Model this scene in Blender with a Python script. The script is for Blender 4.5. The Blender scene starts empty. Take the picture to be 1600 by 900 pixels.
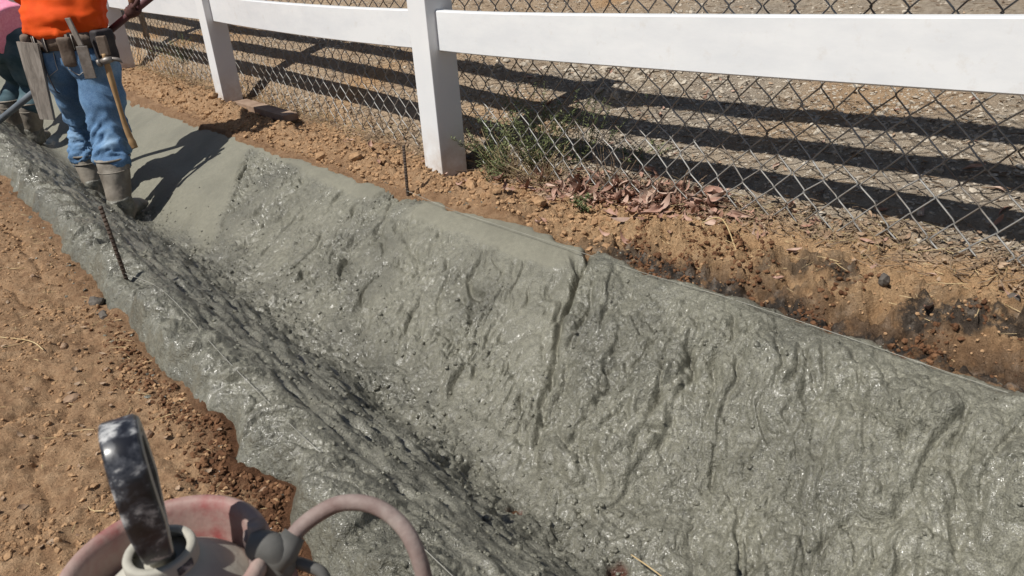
import bpy, math, random
import numpy as np
from mathutils import Vector, Matrix

# ------------------------------------------------------------------ camera, sky, sun
SC = bpy.context.scene
COL = SC.collection
U2 = np.array([-.614, .789]); V2 = np.array([.789, .614])      # along / across the ditch
def W(s, t, z=0.0):
    return Vector((U2[0]*s+V2[0]*t, U2[1]*s+V2[1]*t, z))
CAM_H, PITCH, ROLL = .95, math.radians(25.5), math.radians(-4)
F = Vector((0, math.cos(PITCH), -math.sin(PITCH)))
U0 = Vector((0, math.sin(PITCH), math.cos(PITCH))); R0 = Vector((1, 0, 0))
Rv = R0*math.cos(ROLL)+U0*math.sin(ROLL); Uv = -R0*math.sin(ROLL)+U0*math.cos(ROLL)
cam = bpy.data.cameras.new('camera'); camo = bpy.data.objects.new('camera', cam); COL.objects.link(camo)
M4 = Matrix((( Rv.x, Uv.x, -F.x, 0), (Rv.y, Uv.y, -F.y, 0), (Rv.z, Uv.z, -F.z, CAM_H), (0, 0, 0, 1)))
camo.matrix_world = M4
cam.sensor_width = 36; cam.lens = 27; cam.clip_start = .02; cam.clip_end = 400
cam.dof.use_dof = True; cam.dof.focus_distance = 2.9; cam.dof.aperture_fstop = 10
SC.camera = camo

LIGHT = Vector((.59, .32, -1)).normalized()                   # direction the sunlight travels
world = bpy.data.worlds.new('World'); SC.world = world; world.use_nodes = True
wn = world.node_tree; bg = wn.nodes['Background']
sky = wn.nodes.new('ShaderNodeTexSky'); sky.sky_type = 'NISHITA'; sky.sun_disc = False
sky.sun_elevation = math.asin(-LIGHT.z); sky.sun_rotation = math.atan2(-LIGHT.x, -LIGHT.y)
wn.links.new(sky.outputs[0], bg.inputs[0]); bg.inputs[1].default_value = .05
sl = bpy.data.lights.new('sun', 'SUN'); sl.energy = 5.0; sl.angle = math.radians(.53); sl.color = (1, .965, .90)
so = bpy.data.objects.new('sun', sl); COL.objects.link(so); so.location = (-3, -6, 8)
so.rotation_euler = LIGHT.to_track_quat('-Z', 'Y').to_euler()
SC.view_settings.view_transform = 'Standard'; SC.view_settings.look = 'None'
SC.view_settings.exposure = .1; SC.view_settings.gamma = 1

rng = np.random.default_rng(7); rnd = random.Random(11)

# ------------------------------------------------------------------ noise
_P = rng.permutation(256); _P = np.concatenate([_P, _P, _P]).astype(np.int32)
_G = rng.normal(size=(256, 3)); _G /= np.linalg.norm(_G, axis=1)[:, None]; _G = _G.astype(np.float32)*1.5
def perlin(x, y, z=0.0):
    x, y, z = np.broadcast_arrays(np.asarray(x, np.float32), np.asarray(y, np.float32), np.asarray(z, np.float32))
    xi = np.floor(x); yi = np.floor(y); zi = np.floor(z)
    fx = x-xi; fy = y-yi; fz = z-zi
    xi = xi.astype(np.int32) & 255; yi = yi.astype(np.int32) & 255; zi = zi.astype(np.int32) & 255
    q = lambda a: a*a*a*(a*(a*6-15)+10)
    ux, uy, uz = q(fx), q(fy), q(fz)
    def g(i, j, k):
        h = _P[_P[_P[(xi+i) & 255]+((yi+j) & 255)]+((zi+k) & 255)]
        G = _G[h]
        return G[..., 0]*(fx-i)+G[..., 1]*(fy-j)+G[..., 2]*(fz-k)
    def plane(k):
        a = g(0, 0, k); b = g(1, 0, k); c = g(0, 1, k); d = g(1, 1, k)
        a = a+ux*(b-a); c = c+ux*(d-c)
        return a+uy*(c-a)
    a = plane(0)
    if not np.any(fz): return a
    return a+uz*(plane(1)-a)
def fbm(x, y, z=0.0, o=4, g=.5, l=2.03):
    a = 1.; r = 0; f = 1.
    for i in range(o):
        r = r+a*perlin(x*f+i*17.3, y*f-i*9.1, z); a *= g; f *= l
    return r
def ridge(x, y, z=0.0, o=3, g=.5):
    a = 1.; r = 0; f = 1.
    for i in range(o):
        r = r+a*(1-2*np.abs(perlin(x*f+i*31.7, y*f+i*11.9, z))); a *= g; f *= 2.1
    return r
def billow(x, y, z=0.0, o=3, g=.5):
    return -ridge(x, y, z, o, g)
def worley(x, y, seed=0):
    x = np.asarray(x, np.float32); y = np.asarray(y, np.float32)
    xi = np.floor(x).astype(np.int32); yi = np.floor(y).astype(np.int32)
    d1 = np.full(x.shape, 9., np.float32)
    for i in (-1, 0, 1):
        for j in (-1, 0, 1):
            h = _P[_P[(xi+i+seed) & 255]+((yi+j) & 255)]
            px = xi+i+_P[h]/255.; py = yi+j+_P[h+57]/255.
            d1 = np.minimum(d1, (px-x)**2+(py-y)**2)
    return np.sqrt(d1)
def sst(a, b, x):
    k = np.clip((x-a)/(b-a), 0, 1); return k*k*(3-2*k)
def bump(x, c, w):
    return np.exp(-((x-c)/w)**2)

# ------------------------------------------------------------------ object helpers
def tag(o, label=None, cat=None, group=None, kind=None):
    if label: o['label'] = label
    if cat: o['category'] = cat
    if group: o['group'] = group
    if kind: o['kind'] = kind
    return o
def empty(name, loc=(0, 0, 0)):
    o = bpy.data.objects.new(name, None); o.empty_display_size = .1; o.location = loc; COL.objects.link(o); return o
def link(name, me, mat=None, parent=None):
    o = bpy.data.objects.new(name, me); COL.objects.link(o)
    if mat is not None and not me.materials: me.materials.append(mat)
    if parent is not None:
        o.parent = parent; p = parent; off = Vector((0, 0, 0))
        while p is not None: off += p.location; p = p.parent
        o.location = -off                                   # meshes are written in world coordinates
    return o
def mesh_np(name, v, f, smooth=True):
    v = np.asarray(v, np.float32); f = np.asarray(f, np.int32); n = f.shape[1]
    me = bpy.data.meshes.new(name)
    me.vertices.add(len(v)); me.vertices.foreach_set('co', v.ravel())
    me.loops.add(f.size); me.loops.foreach_set('vertex_index', f.ravel())
    me.polygons.add(len(f)); me.polygons.foreach_set('loop_start', np.arange(0, f.size, n, dtype=np.int32))
    me.polygons.foreach_set('loop_total', np.full(len(f), n, np.int32))
    me.polygons.foreach_set('use_smooth', np.full(len(f), smooth))
    me.update(calc_edges=True); return me
def mesh_py(name, v, f, smooth=True):
    me = bpy.data.meshes.new(name); me.from_pydata([tuple(a) for a in v], [], f); me.update()
    for p in me.polygons: p.use_smooth = smooth
    return me
def grid_faces(n, m):
    a = np.arange(n-1)[:, None]*m+np.arange(m-1)[None, :]
    return np.stack([a, a+m, a+m+1, a+1], -1).reshape(-1, 4)
def attr(me, name, data):
    a = me.attributes.new(name, 'FLOAT', 'POINT'); a.data.foreach_set('value', np.asarray(data, np.float32).ravel())
def tube(pts, r, n=8, cap=True, closed=False):
    """vertices, faces of a round tube along pts; r is a number or a list"""
    P = [Vector(p) for p in pts]; k = len(P); rr = r if hasattr(r, '__len__') else [r]*k
    v = []; f = []; up = None
    for i, p in enumerate(P):
        a = P[(i-1) % k] if (closed or i > 0) else p; b = P[(i+1) % k] if (closed or i < k-1) else p
        d = (b-a).normalized()
        if up is None:
            up = Vector((0, 0, 1)) if abs(d.z) < .9 else Vector((1, 0, 0))
        e1 = (up-d*up.dot(d)).normalized(); up = e1; e2 = d.cross(e1)
        for j in range(n):
            t = 2*math.pi*j/n; v.append(p+(e1*math.cos(t)+e2*math.sin(t))*rr[i])
    for i in range(k if closed else k-1):
        for j in range(n):
            a = i*n+j; b = i*n+(j+1) % n; i2 = (i+1) % k; f.append((a, b, i2*n+(j+1) % n, i2*n+j))
    if cap and not closed:
        f.append(tuple(reversed(range(n)))); f.append(tuple((k-1)*n+j for j in range(n)))
    return v, f
def smooth_path(pts, sub=8):
    P = [Vector(p) for p in pts]; out = []
    for i in range(len(P)-1):
        p0 = P[max(i-1, 0)]; p1 = P[i]; p2 = P[i+1]; p3 = P[min(i+2, len(P)-1)]
        for j in range(sub):
            t = j/sub
            out.append(.5*((2*p1)+(p2-p0)*t+(2*p0-5*p1+4*p2-p3)*t*t+(3*p1-p0-3*p2+p3)*t**3))
    out.append(P[-1]); return out
def box(o, ex, ey, ez, bev=0.0):
    """box from centre o and three half-axis vectors, bevelled on all edges when bev>0"""
    import bmesh
    bm = bmesh.new(); bmesh.ops.create_cube(bm, size=2)
    hx, hy, hz = ex.length, ey.length, ez.length
    for q in bm.verts: q.co = Vector((q.co.x*hx, q.co.y*hy, q.co.z*hz))
    if bev: bmesh.ops.bevel(bm, geom=bm.edges[:], offset=bev, segments=2, profile=.6, affect='EDGES')
    nx, ny, nz = ex.normalized(), ey.normalized(), ez.normalized()
    v = [Vector(o)+nx*q.co.x+ny*q.co.y+nz*q.co.z for q in bm.verts]; f = [[w.index for w in p.verts] for p in bm.faces]
    bm.free(); return v, f
def join(*vf):
    v = []; f = []
    for a, b in vf:
        k = len(v); v += list(a); f += [tuple(i+k for i in q) for q in b]
    return v, f
def lathe(prof, n=32, axis=Vector((0, 0, 0))):
    v = []; f = []
    for r, z in prof:
        for j in range(n):
            a = 2*math.pi*j/n; v.append(Vector((axis.x+r*math.cos(a), axis.y+r*math.sin(a), axis.z+z)))
    for i in range(len(prof)-1):
        for j in range(n):
            f.append((i*n+j, i*n+(j+1) % n, (i+1)*n+(j+1) % n, (i+1)*n+j))
    return v, f

# ------------------------------------------------------------------ materials
class Mat:
    def __init__(s, name, rough=.7, spec=.4):
        s.m = bpy.data.materials.new(name); s.m.use_nodes = True; s.t = s.m.node_tree
        s.b = s.t.nodes['Principled BSDF']; s.b.inputs['Roughness'].default_value = rough
        s.b.inputs['Specular IOR Level'].default_value = spec
        s.co = s.n('ShaderNodeTexCoord').outputs['Object']
    def n(s, typ, **k):
        q = s.t.nodes.new(typ)
        for a, b in k.items(): setattr(q, a, b)
        return q
    def l(s, a, b): s.t.links.new(a, b)
    def noise(s, scale, detail=4, rough=.55, dist=0., stretch=None):
        q = s.n('ShaderNodeTexNoise'); q.inputs['Scale'].default_value = scale; q.inputs['Detail'].default_value = detail
        q.inputs['Roughness'].default_value = rough; q.inputs['Distortion'].default_value = dist
        src = s.co
        if stretch:
            mp = s.n('ShaderNodeMapping'); mp.inputs['Scale'].default_value = stretch; s.l(src, mp.inputs[0]); src = mp.outputs[0]
        s.l(src, q.inputs['Vector']); return q.outputs['Fac']
    def ramp(s, fac, stops):
        q = s.n('ShaderNodeValToRGB'); e = q.color_ramp.elements
        while len(e) < len(stops): e.new(.5)
        for i, (p, c) in enumerate(stops):
            e[i].position = p; e[i].color = (*c, 1) if len(c) == 3 else c
        s.l(fac, q.inputs[0]); return q.outputs[0]
    def mix(s, fac, a, b, mode='MIX'):
        q = s.n('ShaderNodeMix', data_type='RGBA', blend_type=mode)
        for sock, val in ((q.inputs[0], fac), (q.inputs[6], a), (q.inputs[7], b)):
            if isinstance(val, (int, float)): sock.default_value = val
            elif isinstance(val, tuple): sock.default_value = (*val, 1)
            else: s.l(val, sock)
        return q.outputs[2]
    def math(s, op, a, b=0.):
        q = s.n('ShaderNodeMath', operation=op)
        for sock, val in ((q.inputs[0], a), (q.inputs[1], b)):
            if isinstance(val, (int, float)): sock.default_value = val
            else: s.l(val, sock)
        return q.outputs[0]
    def attr(s, name):
        return s.n('ShaderNodeAttribute', attribute_name=name).outputs['Fac']
    def color(s, c):
        if isinstance(c, tuple): s.b.inputs['Base Color'].default_value = (*c, 1)
        else: s.l(c, s.b.inputs['Base Color'])
    def rough(s, c): s.l(c, s.b.inputs['Roughness'])
    def bump(s, h, dist, strength=1.):
        q = s.n('ShaderNodeBump'); q.inputs['Distance'].default_value = dist; q.inputs['Strength'].default_value = strength
        s.l(h, q.inputs['Height'])
        if s.b.inputs['Normal'].is_linked: s.l(s.b.inputs['Normal'].links[0].from_socket, q.inputs['Normal'])
        s.l(q.outputs[0], s.b.inputs['Normal'])
def simple(name, c1, c2, scale=20, rough=.7, spec=.4, bumpd=0., bscale=80, metal=0.):
    m = Mat(name, rough, spec); n = m.noise(scale, 5)
    m.color(m.ramp(n, [(.3, c1), (.7, c2)])); m.b.inputs['Metallic'].default_value = metal
    if bumpd: m.bump(m.noise(bscale, 3), bumpd)
    return m.m

# wet concrete
m = Mat('wet_concrete', .4, .5)
n1 = m.noise(5, 4); n2 = m.noise(60, 4); n3 = m.noise(420, 2)
sm = m.attr('smooth'); wet = m.attr('wet')
c = m.ramp(n1, [(.3, (.132, .128, .099)), (.7, (.182, .176, .138))])
c = m.mix(.55, c, m.ramp(n2, [(.28, (.076, .074, .057)), (.5, (.152, .147, .114)), (.75, (.24, .232, .185))]))
c = m.mix(m.math('MULTIPLY', wet, .45), c, (.085, .082, .069))
c = m.mix(m.ramp(m.noise(3.2, 5, .6), [(.46, (0,)*3), (.64, (.5,)*3)]), c, (.066, .064, .05))
c = m.mix(m.math('MULTIPLY', sm, .45), c, (.205, .196, .150))
sp = m.mix(1.0, c, m.ramp(m.noise(330, 3, .7), [(.32, (.45,)*3), (.5, (1.,)*3), (.68, (1.6, 1.6, 1.56))]), 'MULTIPLY')
c = m.mix(m.math('SUBTRACT', .85, m.math('MULTIPLY', sm, .6)), c, sp)
c = m.mix(m.attr('soil'), c, (.075, .03, .018))
m.color(c)
rr = m.ramp(n2, [(.3, (.36,)*3), (.7, (.6,)*3)])
m.rough(m.math('ADD', rr, m.math('MULTIPLY', sm, .3)))
inv = m.math('SUBTRACT', 1.0, m.math('MULTIPLY', sm, .88))
inv = m.math('MULTIPLY', inv, m.ramp(m.noise(6.5, 4, .6), [(.36, (.5,)*3), (.6, (1.,)*3)]))
m.bump(m.math('MULTIPLY', m.noise(62, 3, .55, .5), inv), .0075, 1)
NA = m.b.inputs['Normal'].links[0].from_socket
m.bump(m.math('MULTIPLY', m.noise(170, 3, .6), inv), .0036, 1)
m.bump(m.math('MULTIPLY', n3, m.math('ADD', inv, .12)), .0014, 1)
# film of water: small sharp glints
m.b.inputs['Coat Weight'].default_value = .55; m.b.inputs['Coat Roughness'].default_value = .14; m.b.inputs['Coat IOR'].default_value = 1.4
cb_ = m.n('ShaderNodeBump'); cb_.inputs['Distance'].default_value = .0015; m.l(m.math('MULTIPLY', m.noise(190, 2, .5), inv), cb_.inputs['Height'])
m.l(NA, cb_.inputs['Normal']); m.l(cb_.outputs[0], m.b.inputs['Coat Normal'])
m.l(m.math('MULTIPLY', m.math('MULTIPLY', inv, .8), m.ramp(m.noise(5.5, 4, .6), [(.40, (.28,)*3), (.62, (1,)*3)])), m.b.inputs['Coat Weight'])
M_CONC = m.m

# dirt with damp edges, tan bank and pale yard beyond the fence
m = Mat('dirt', .92, .15)
n1 = m.noise(2.6, 5); n2 = m.noise(28, 6, .65); n3 = m.noise(160, 4, .7); n4 = m.noise(520, 2)
red = m.ramp(n1, [(.3, (.34, .21, .12)), (.7, (.46, .30, .18))])
red = m.mix(.6, red, m.ramp(n2, [(.3, (.235, .13, .07)), (.5, (.415, .265, .155)), (.72, (.60, .42, .265))]))
tan_ = m.mix(.5, m.ramp(n1, [(.3, (.43, .275, .15)), (.7, (.55, .375, .22))]), m.ramp(n2, [(.3, (.33, .18, .082)), (.7, (.66, .46, .275))]))
pale = m.mix(.55, m.ramp(n1, [(.35, (.35, .305, .25)), (.65, (.47, .38, .27))]), m.ramp(n2, [(.3, (.17, .14, .11)), (.5, (.38, .325, .26)), (.7, (.56, .50, .42))]))
c = m.mix(m.attr('tan'), red, tan_); c = m.mix(m.attr('pale'), c, pale)
c = m.mix(.45, c, m.mix(1.0, c, m.ramp(n3, [(.3, (.42, .39, .36)), (.7, (1.3, 1.27, 1.23))]), 'MULTIPLY'))
c = m.mix(m.attr('damp'), c, m.mix(n2, (.06, .027, .015), (.19, .095, .05)))
c = m.mix(m.math('MULTIPLY', m.attr('ash'), m.ramp(m.noise(24, 6, .7), [(.34, (0,)*3), (.48, (1,)*3)])), c, m.ramp(n2, [(.35, (.02, .018, .017)), (.55, (.075, .062, .052)), (.72, (.27, .235, .20))]))
m.color(c)
m.bump(n2, .012, 1); m.bump(n3, .012, 1); m.bump(n4, .003, 1)
M_DIRT = m.m

m = Mat('white_vinyl', .38, .45)
n = m.noise(3, 6, .7, 0, (1, 1, 3)); m.color(m.mix(m.ramp(m.noise(22, 6, .7), [(.58, (0,)*3), (.78, (.35,)*3)]), m.ramp(n, [(.35, (.67, .685, .705)), (.6, (.745, .755, .765))]), (.50, .44, .37))); M_VINYL = m.m
m = Mat('white_vinyl_dusty', .45, .4)
geo = m.n('ShaderNodeSeparateXYZ'); m.l(m.co, geo.inputs[0])
n = m.noise(14, 5, .7)
k = m.math('MULTIPLY', m.ramp(geo.outputs[2], [(0.0, (1,)*3), (.22, (0,)*3)]), m.ramp(n, [(.35, (0,)*3), (.7, (.8,)*3)]))
m.color(m.mix(k, m.ramp(m.noise(3, 5), [(.35, (.70, .71, .725)), (.6, (.755, .76, .765))]), (.42, .30, .20))); M_POST = m.m
m = Mat('galvanised_wire', .55, .4); m.b.inputs['Metallic'].default_value = .45
m.color(m.ramp(m.noise(9, 5), [(.35, (.15, .12, .095)), (.52, (.33, .32, .30)), (.7, (.42, .42, .41))])); M_WIRE = m.m
M_STEEL = simple('rusty_rebar', (.045, .032, .026), (.10, .07, .052), 60, .75, .3, .002, 200)
M_STRING = simple('mason_string', (.20, .195, .165), (.36, .35, .31), 9, .8)
M_WOOD = simple('weathered_board', (.20, .13, .09), (.36, .26, .19), 12, .85, .2, .002, 60)
M_HANDLEW = simple('hammer_wood', (.26, .15, .07), (.40, .26, .13), 18, .6, .3)
m = Mat('float_wood', .8, .25); n = m.noise(30, 5, .65, .8, (1.6, 1.6, .18)); m.color(m.ramp(n, [(.3, (.12, .105, .092)), (.5, (.22, .195, .17)), (.7, (.31, .28, .25))])); m.bump(n, .002); M_GREYWOOD = m.m
M_ORANGE = simple('orange_cotton', (.62, .062, .006), (.72, .095, .01), 8, .8, .2, .0008, 300)
M_PINK = simple('pink_cotton', (.74, .22, .34), (.85, .36, .48), 60, .85, .2, .001, 240)
m = Mat('blue_denim', .85, .2)
n = m.noise(7, 5, .6); n2 = m.noise(240, 2)
c = m.ramp(n, [(.32, (.045, .105, .215)), (.52, (.105, .215, .385)), (.72, (.27, .40, .55))])
m.color(m.mix(.3, c, m.ramp(n2, [(.35, (.05, .10, .18)), (.65, (.24, .34, .46))]))); m.bump(n2, .0012); M_DENIM = m.m
m = Mat('dark_denim', .85, .2); m.color(m.ramp(m.noise(8, 5), [(.35, (.035, .07, .09)), (.65, (.10, .155, .175))])); M_DDENIM = m.m
m = Mat('rubber_boot', .6, .35)
m.color(m.ramp(m.noise(12, 5), [(.35, (.14, .12, .098)), (.62, (.27, .24, .20))])); m.bump(m.noise(60, 3), .002); M_BOOT = m.m
M_MUD = simple('cement_splash', (.11, .105, .09), (.2, .195, .165), 40, .4, .5, .006, 90)
M_LEATHER = simple('worn_leather', (.085, .06, .045), (.19, .15, .12), 14, .75, .3, .002, 60)
M_DARKL = simple('dark_leather', (.018, .016, .022), (.05, .045, .045), 14, .7, .3)
M_THREAD = simple('pale_stitching', (.5, .46, .4), (.6, .56, .5), 30)
M_SKIN = simple('skin', (.23, .115, .07), (.30, .16, .10), 20, .55, .4)
M_GLOVE = simple('dark_glove', (.06, .028, .026), (.12, .06, .055), 30, .8, .2)
M_POLE = simple('painted_pole', (.09, .035, .04), (.15, .07, .075), 10, .6, .3)
M_POLEG = simple('grey_pole_sleeve', (.09, .11, .135), (.15, .175, .20), 10, .5, .4)
M_METAL = simple('dull_steel', (.16, .14, .125), (.30, .28, .26), 30, .5, .5, .001, 90, .6)
M_HAT = simple('straw_hat', (.45, .35, .2), (.6, .5, .32), 40, .8)
M_HAIR = simple('dark_hair', (.012, .01, .009), (.03, .025, .02), 60, .6)
m = Mat('black_plastic_splashed', .34, .5)
n = m.noise(38, 7, .68, .3); m.color(m.ramp(n, [(.44, (.014, .015, .02)), (.54, (.05, .054, .066)), (.64, (.42, .42, .42))]))
m.rough(m.ramp(n, [(.45, (.3,)*3), (.65, (.8,)*3)])); M_BLACK = m.m
m = Mat('dusty_red_plastic', .6, .35)
n = m.noise(18, 6, .62); m.color(m.ramp(n, [(.28, (.24, .06, .058)), (.44, (.29, .175, .155)), (.68, (.35, .28, .242))])); m.bump(m.noise(120, 3), .0007); M_RED = m.m
m = Mat('cement_grey_plastic', .7, .3)
n = m.noise(14, 6, .6); m.color(m.ramp(n, [(.3, (.33, .315, .27)), (.7, (.47, .45, .39))])); m.bump(m.noise(90, 3), .0008); M_GREYP = m.m
m = Mat('dusty_hose', .7, .3)
n = m.noise(20, 6, .62); m.color(m.ramp(n, [(.3, (.15, .095, .085)), (.55, (.245, .19, .172)), (.75, (.36, .315, .285))])); m.bump(m.noise(140, 3), .0008); M_HOSE = m.m
M_GREYD = simple('grey_fitting', (.07, .07, .065), (.15, .145, .135), 20, .6)
def leafmat(name, a, b, c):
    m = Mat(name, .6, .3); info = m.n('ShaderNodeObjectInfo')
    m.color(m.mix(.35, m.ramp(info.outputs['Random'], [(0., a), (.5, b), (1., c)]), m.ramp(m.noise(40, 4), [(.3, a), (.7, c)])))
    return m.m
M_LEAF = leafmat('dry_leaf', (.19, .09, .062), (.36, .20, .15), (.52, .39, .31))
M_LEAFP = simple('pale_litter', (.20, .125, .08), (.42, .31, .215), 30, .8, .2)
M_TWIG = simple('twig_bark', (.13, .09, .06), (.30, .22, .15), 14, .85, .2)
M_STRAW = simple('straw', (.42, .30, .15), (.56, .44, .26), 14, .8, .2)
M_STONE = simple('brown_stone', (.20, .125, .08), (.36, .25, .17), 16, .85, .2, .003, 90)
M_STONEG = simple('dark_stone', (.06, .052, .045), (.16, .14, .12), 20, .8, .25, .003, 90)
M_CRUST = simple('dried_cement', (.22, .20, .17), (.42, .39, .34), 30, .85, .2, .002, 120)
M_GRAVEL = simple('pale_gravel', (.25, .21, .165), (.54, .48, .395), 30, .85, .2, .002, 90)
M_CLOD = simple('soil_clod', (.25, .145, .078), (.45, .29, .165), 26, .95, .1, .004, 120)
M_CLODD = simple('damp_soil_clod', (.075, .034, .018), (.20, .105, .055), 26, .9, .15, .004, 120)
M_GREEN = simple('weed_green', (.085, .115, .045), (.20, .215, .10), 10, .6, .3)
M_DRYG = simple('dry_grass', (.28, .21, .11), (.46, .37, .22), 10, .8, .2)

# ------------------------------------------------------------------ terrain
_pt = np.array([.20, .30, .37, .44, .50, .58, .68, .76, .83, .90, 1.0, 1.15, 1.30, 1.40, 1.46, 1.52, 1.7])
_pz = np.array([.012, .02, .036, .040, .024, -.028, -.122, -.218, -.262, -.25, -.205, -.135, -.062, -.018, -.003, .0, .0])
_ft = np.linspace(.1, 1.8, 900); _fz = np.interp(_ft, _pt, _pz)
_k = np.exp(-(np.arange(-30, 31)/13.)**2); _k /= _k.sum()
_fz = np.convolve(np.pad(_fz, 30, mode='edge'), _k, 'valid')
def prof(t): return np.interp(t, _ft, _fz)
def rise(s): return .036*np.logaddexp(0, (2.5-s)*5)/5          # the ground climbs towards the near end of the fence
def edgeL(s):
    return .335+.026*perlin(s*2.3, 3.1)+.022*perlin(s*6.1, 8.4)+.012*perlin(s*15, 1.7)+.045*bump(s, 1.21, .055)-.03*bump(s, 1.36, .06)-.035*bump(s, .95, .13)
def edgeR(s):
    base = np.interp(s, [-2, .4, 1.5, 2.5, 4, 6, 12], [1.50, 1.50, 1.52, 1.475, 1.43, 1.38, 1.3])
    return base+.02*perlin(s*2.1, 41.3)+.026*perlin(s*5.7, 22.2)+.016*perlin(s*15, 5.5)+.007*perlin(s*34, 8.5)+.05*bump(s, 1.9, .25)+.02*bump(s, 2.35, .1)
_yt = [1.80, 1.88, 2.06, 2.25, 2.49, 3.2, 4.5, 7, 12, 60]
_yr = [[-.01, .06, .125, .178, .245, .37, .50, .62, .7, .7], [-.005, .03, .085, .155, .215, .34, .50, .62, .7, .7], [0, .0, .14, .22, .29, .40, .52, .62, .7, .7]]
def yard(s, t):
    a, b, c = (np.interp(t, _yt, y) for y in _yr)
    k1 = sst(.9, 1.9, s); k2 = sst(2.2, 4.2, s)
    return (a*(1-k1)+b*k1)*(1-k2)+c*k2
def bank(s, t):
    """ground surface without the trench"""
    s = np.asarray(s, float); t = np.asarray(t, float)
    r = sst(.85, 1.5, t)
    z = r*rise(s)
    near = sst(2.2, 1.2, s)
    # cut bank above the near right lip, crumbly ridge farther along
    z = z+near*.06*sst(1.53, 1.72, t+.03*perlin(s*5, t*5))*sst(1.98, 1.84, t)+yard(s, t)*sst(1.82, 1.95, t)
    z = z-near*.03*bump(t, 1.57, .035)*sst(1.35, .9, s)
    far = sst(1.6, 2.1, s)
    z = z+far*.055*bump(t, 1.60+.02*perlin(s*3, 7.), .075)*(1+.8*fbm(s*5, t*4, o=2))
    z = z+sst(.35, -.1, t)*(.02+.02*fbm(s*1.6, t*2.2, o=2))
    z = z+sst(2.0, 2.8, t)*.03*fbm(s*1.4, t*1.4, o=2)
    z = z-.05*bump(s, 2.35, .12)*bump(t, 2.46, .07)
    return z
def dirt_detail(s, t):
    s = np.asarray(s, float); t = np.asarray(t, float)
    lf = sst(.5, .3, t); rt = sst(1.3, 1.5, t)*sst(2.15, 1.8, t); yd = sst(1.9, 2.3, t)
    h = lf*(.015*fbm(s*6, t*6, o=4, g=.6)-.012*bump(np.abs(perlin(s*3.2+4, t*4.5)), 0, .06)+.006*billow(s*17, t*17, o=2)+.0035*perlin(s*55, t*55)+.0016*perlin(s*120, t*120))
    crumb = (.35+.65*sst(1.5, 2.0, s))
    face = sst(1.52, 1.57, t)*sst(1.80, 1.70, t)
    h = h+rt*crumb*(.016*fbm(s*8, t*8, o=4, g=.6)+.012*billow(s*20, t*20, o=2)*(.3+face)+.005*perlin(s*60, t*60))
    h = h+face*sst(1.8, 1.2, s)*(.034*ridge(s*9, t*16, o=4, g=.6)-.02)+rt*sst(2.2, 1.6, s)*(.020*fbm(s*13, t*13, o=4, g=.62)+.010*billow(s*26, t*26, o=2)*sst(1.76, 1.62, t)-.014*(1-np.exp(-np.abs(perlin(s*4.5, t*6))/.05))*.6)
    h = h+rt*(.003*perlin(s*75, t*75))-rt*(.25+.75*face)*sst(2.2, 1.4, s)*.022*sst(.15, .45, fbm(s*17+3, t*17, o=2))
    h = h+yd*(.010*fbm(s*4, t*4, o=3)+.006*np.abs(perlin(s*22, t*22))+.004*perlin(s*50, t*50))
    # clumpy damp soil beside the poured edge
    dl = np.abs(t-.30); h = h+bump(dl, 0, .05)*sst(2.4, 1.6, s)*(.010*billow(s*24, t*24, o=2)+.006)
    return h
def trench(s, t, z):
    inside = sst(edgeL(s)+.015, edgeL(s)+.06, t)*sst(edgeR(s)-.01, edgeR(s)-.05, t)
    return z*(1-inside)+(prof(t)+sst(.85, 1.5, t)*rise(s)-.055-.06*sst(3.3, 3.9, s)*sst(.52, .7, t)*sst(1.1, .86, t)+.03*bump(np.hypot(s-1.085, t-.815), 0, .1)+.03*bump(np.hypot(s-.8, t-.845), 0, .1))*inside, inside
def zdirt(s, t):
    z, ins = trench(s, t, bank(s, t)); return z+dirt_detail(s, t)*(1-.5*ins)

def lines(*seg):
    out = []
    for a, b, d in seg: out.append(np.arange(a, b-1e-6, d))
    return np.concatenate(out)
sL = np.concatenate([-np.geomspace(60, 1.2, 14), lines((-1., -.1, .06), (-.1, .4, .012), (.4, 1.9, .0068), (1.9, 3.2, .010), (3.2, 5, .016), (5, 9, .032)), 9*np.geomspace(1, 9, 24)])
tL = np.concatenate([-np.geomspace(60, .9, 14), lines((-.8, -.25, .04), (-.25, .46, .0068), (.46, 1.38, .04), (1.38, 2.25, .0064), (2.25, 3.4, .0115), (3.4, 6.2, .03)), 6.2*np.geomspace(1, 11, 24)])
S, T = np.meshgrid(sL, tL, indexing='ij')
Z = zdirt(S, T)
Z = np.where((np.abs(S) > 20) | (np.abs(T) > 20), np.where(T > 20, .7, -.03), Z)
me = mesh_np('dirt_ground', np.stack([U2[0]*S+V2[0]*T, U2[1]*S+V2[1]*T, Z], -1).reshape(-1, 3), grid_faces(len(sL), len(tL)))
nz = fbm(S*4, T*4, o=3)
dist_e = np.where(T < .9, edgeL(S)-T, T-edgeR(S))
damp = np.clip(sst(.09, .0, dist_e+.07*nz)*np.where(T < .9, .35+.65*sst(2.2, 1.5, S), .4), 0, 1)
damp = np.maximum(damp, sst(.46, .6, T)*sst(1.4, 1.3, T)*.7)
damp = np.maximum(damp, .5*sst(.3, .8, fbm(S*2.2+5, T*4, o=3))*sst(.02, .2, T)*(T < .5))
face = bump(T, 1.575, .045)*sst(1.15, .9, S+.1*nz)
damp = np.maximum(damp, .6*sst(1.49, 1.52, T)*sst(1.63, 1.56, T+.07*nz)*sst(1.7, 1.2, S))
ash = np.clip(1.0*face*sst(-.5, .15, nz+.2*perlin(S*18, T*18)), 0, 1)
ash = np.maximum(ash, .95*sst(.1, .4, fbm(S*3+9, T*5+3, o=3))*sst(1.5, 1.56, T)*sst(1.8, 1.66, T)*sst(1.5, .8, S))
ash = np.maximum(ash, 1.0*bump(T, edgeR(S)+.045, .045)*sst(1.8, 1.4, S))
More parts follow.
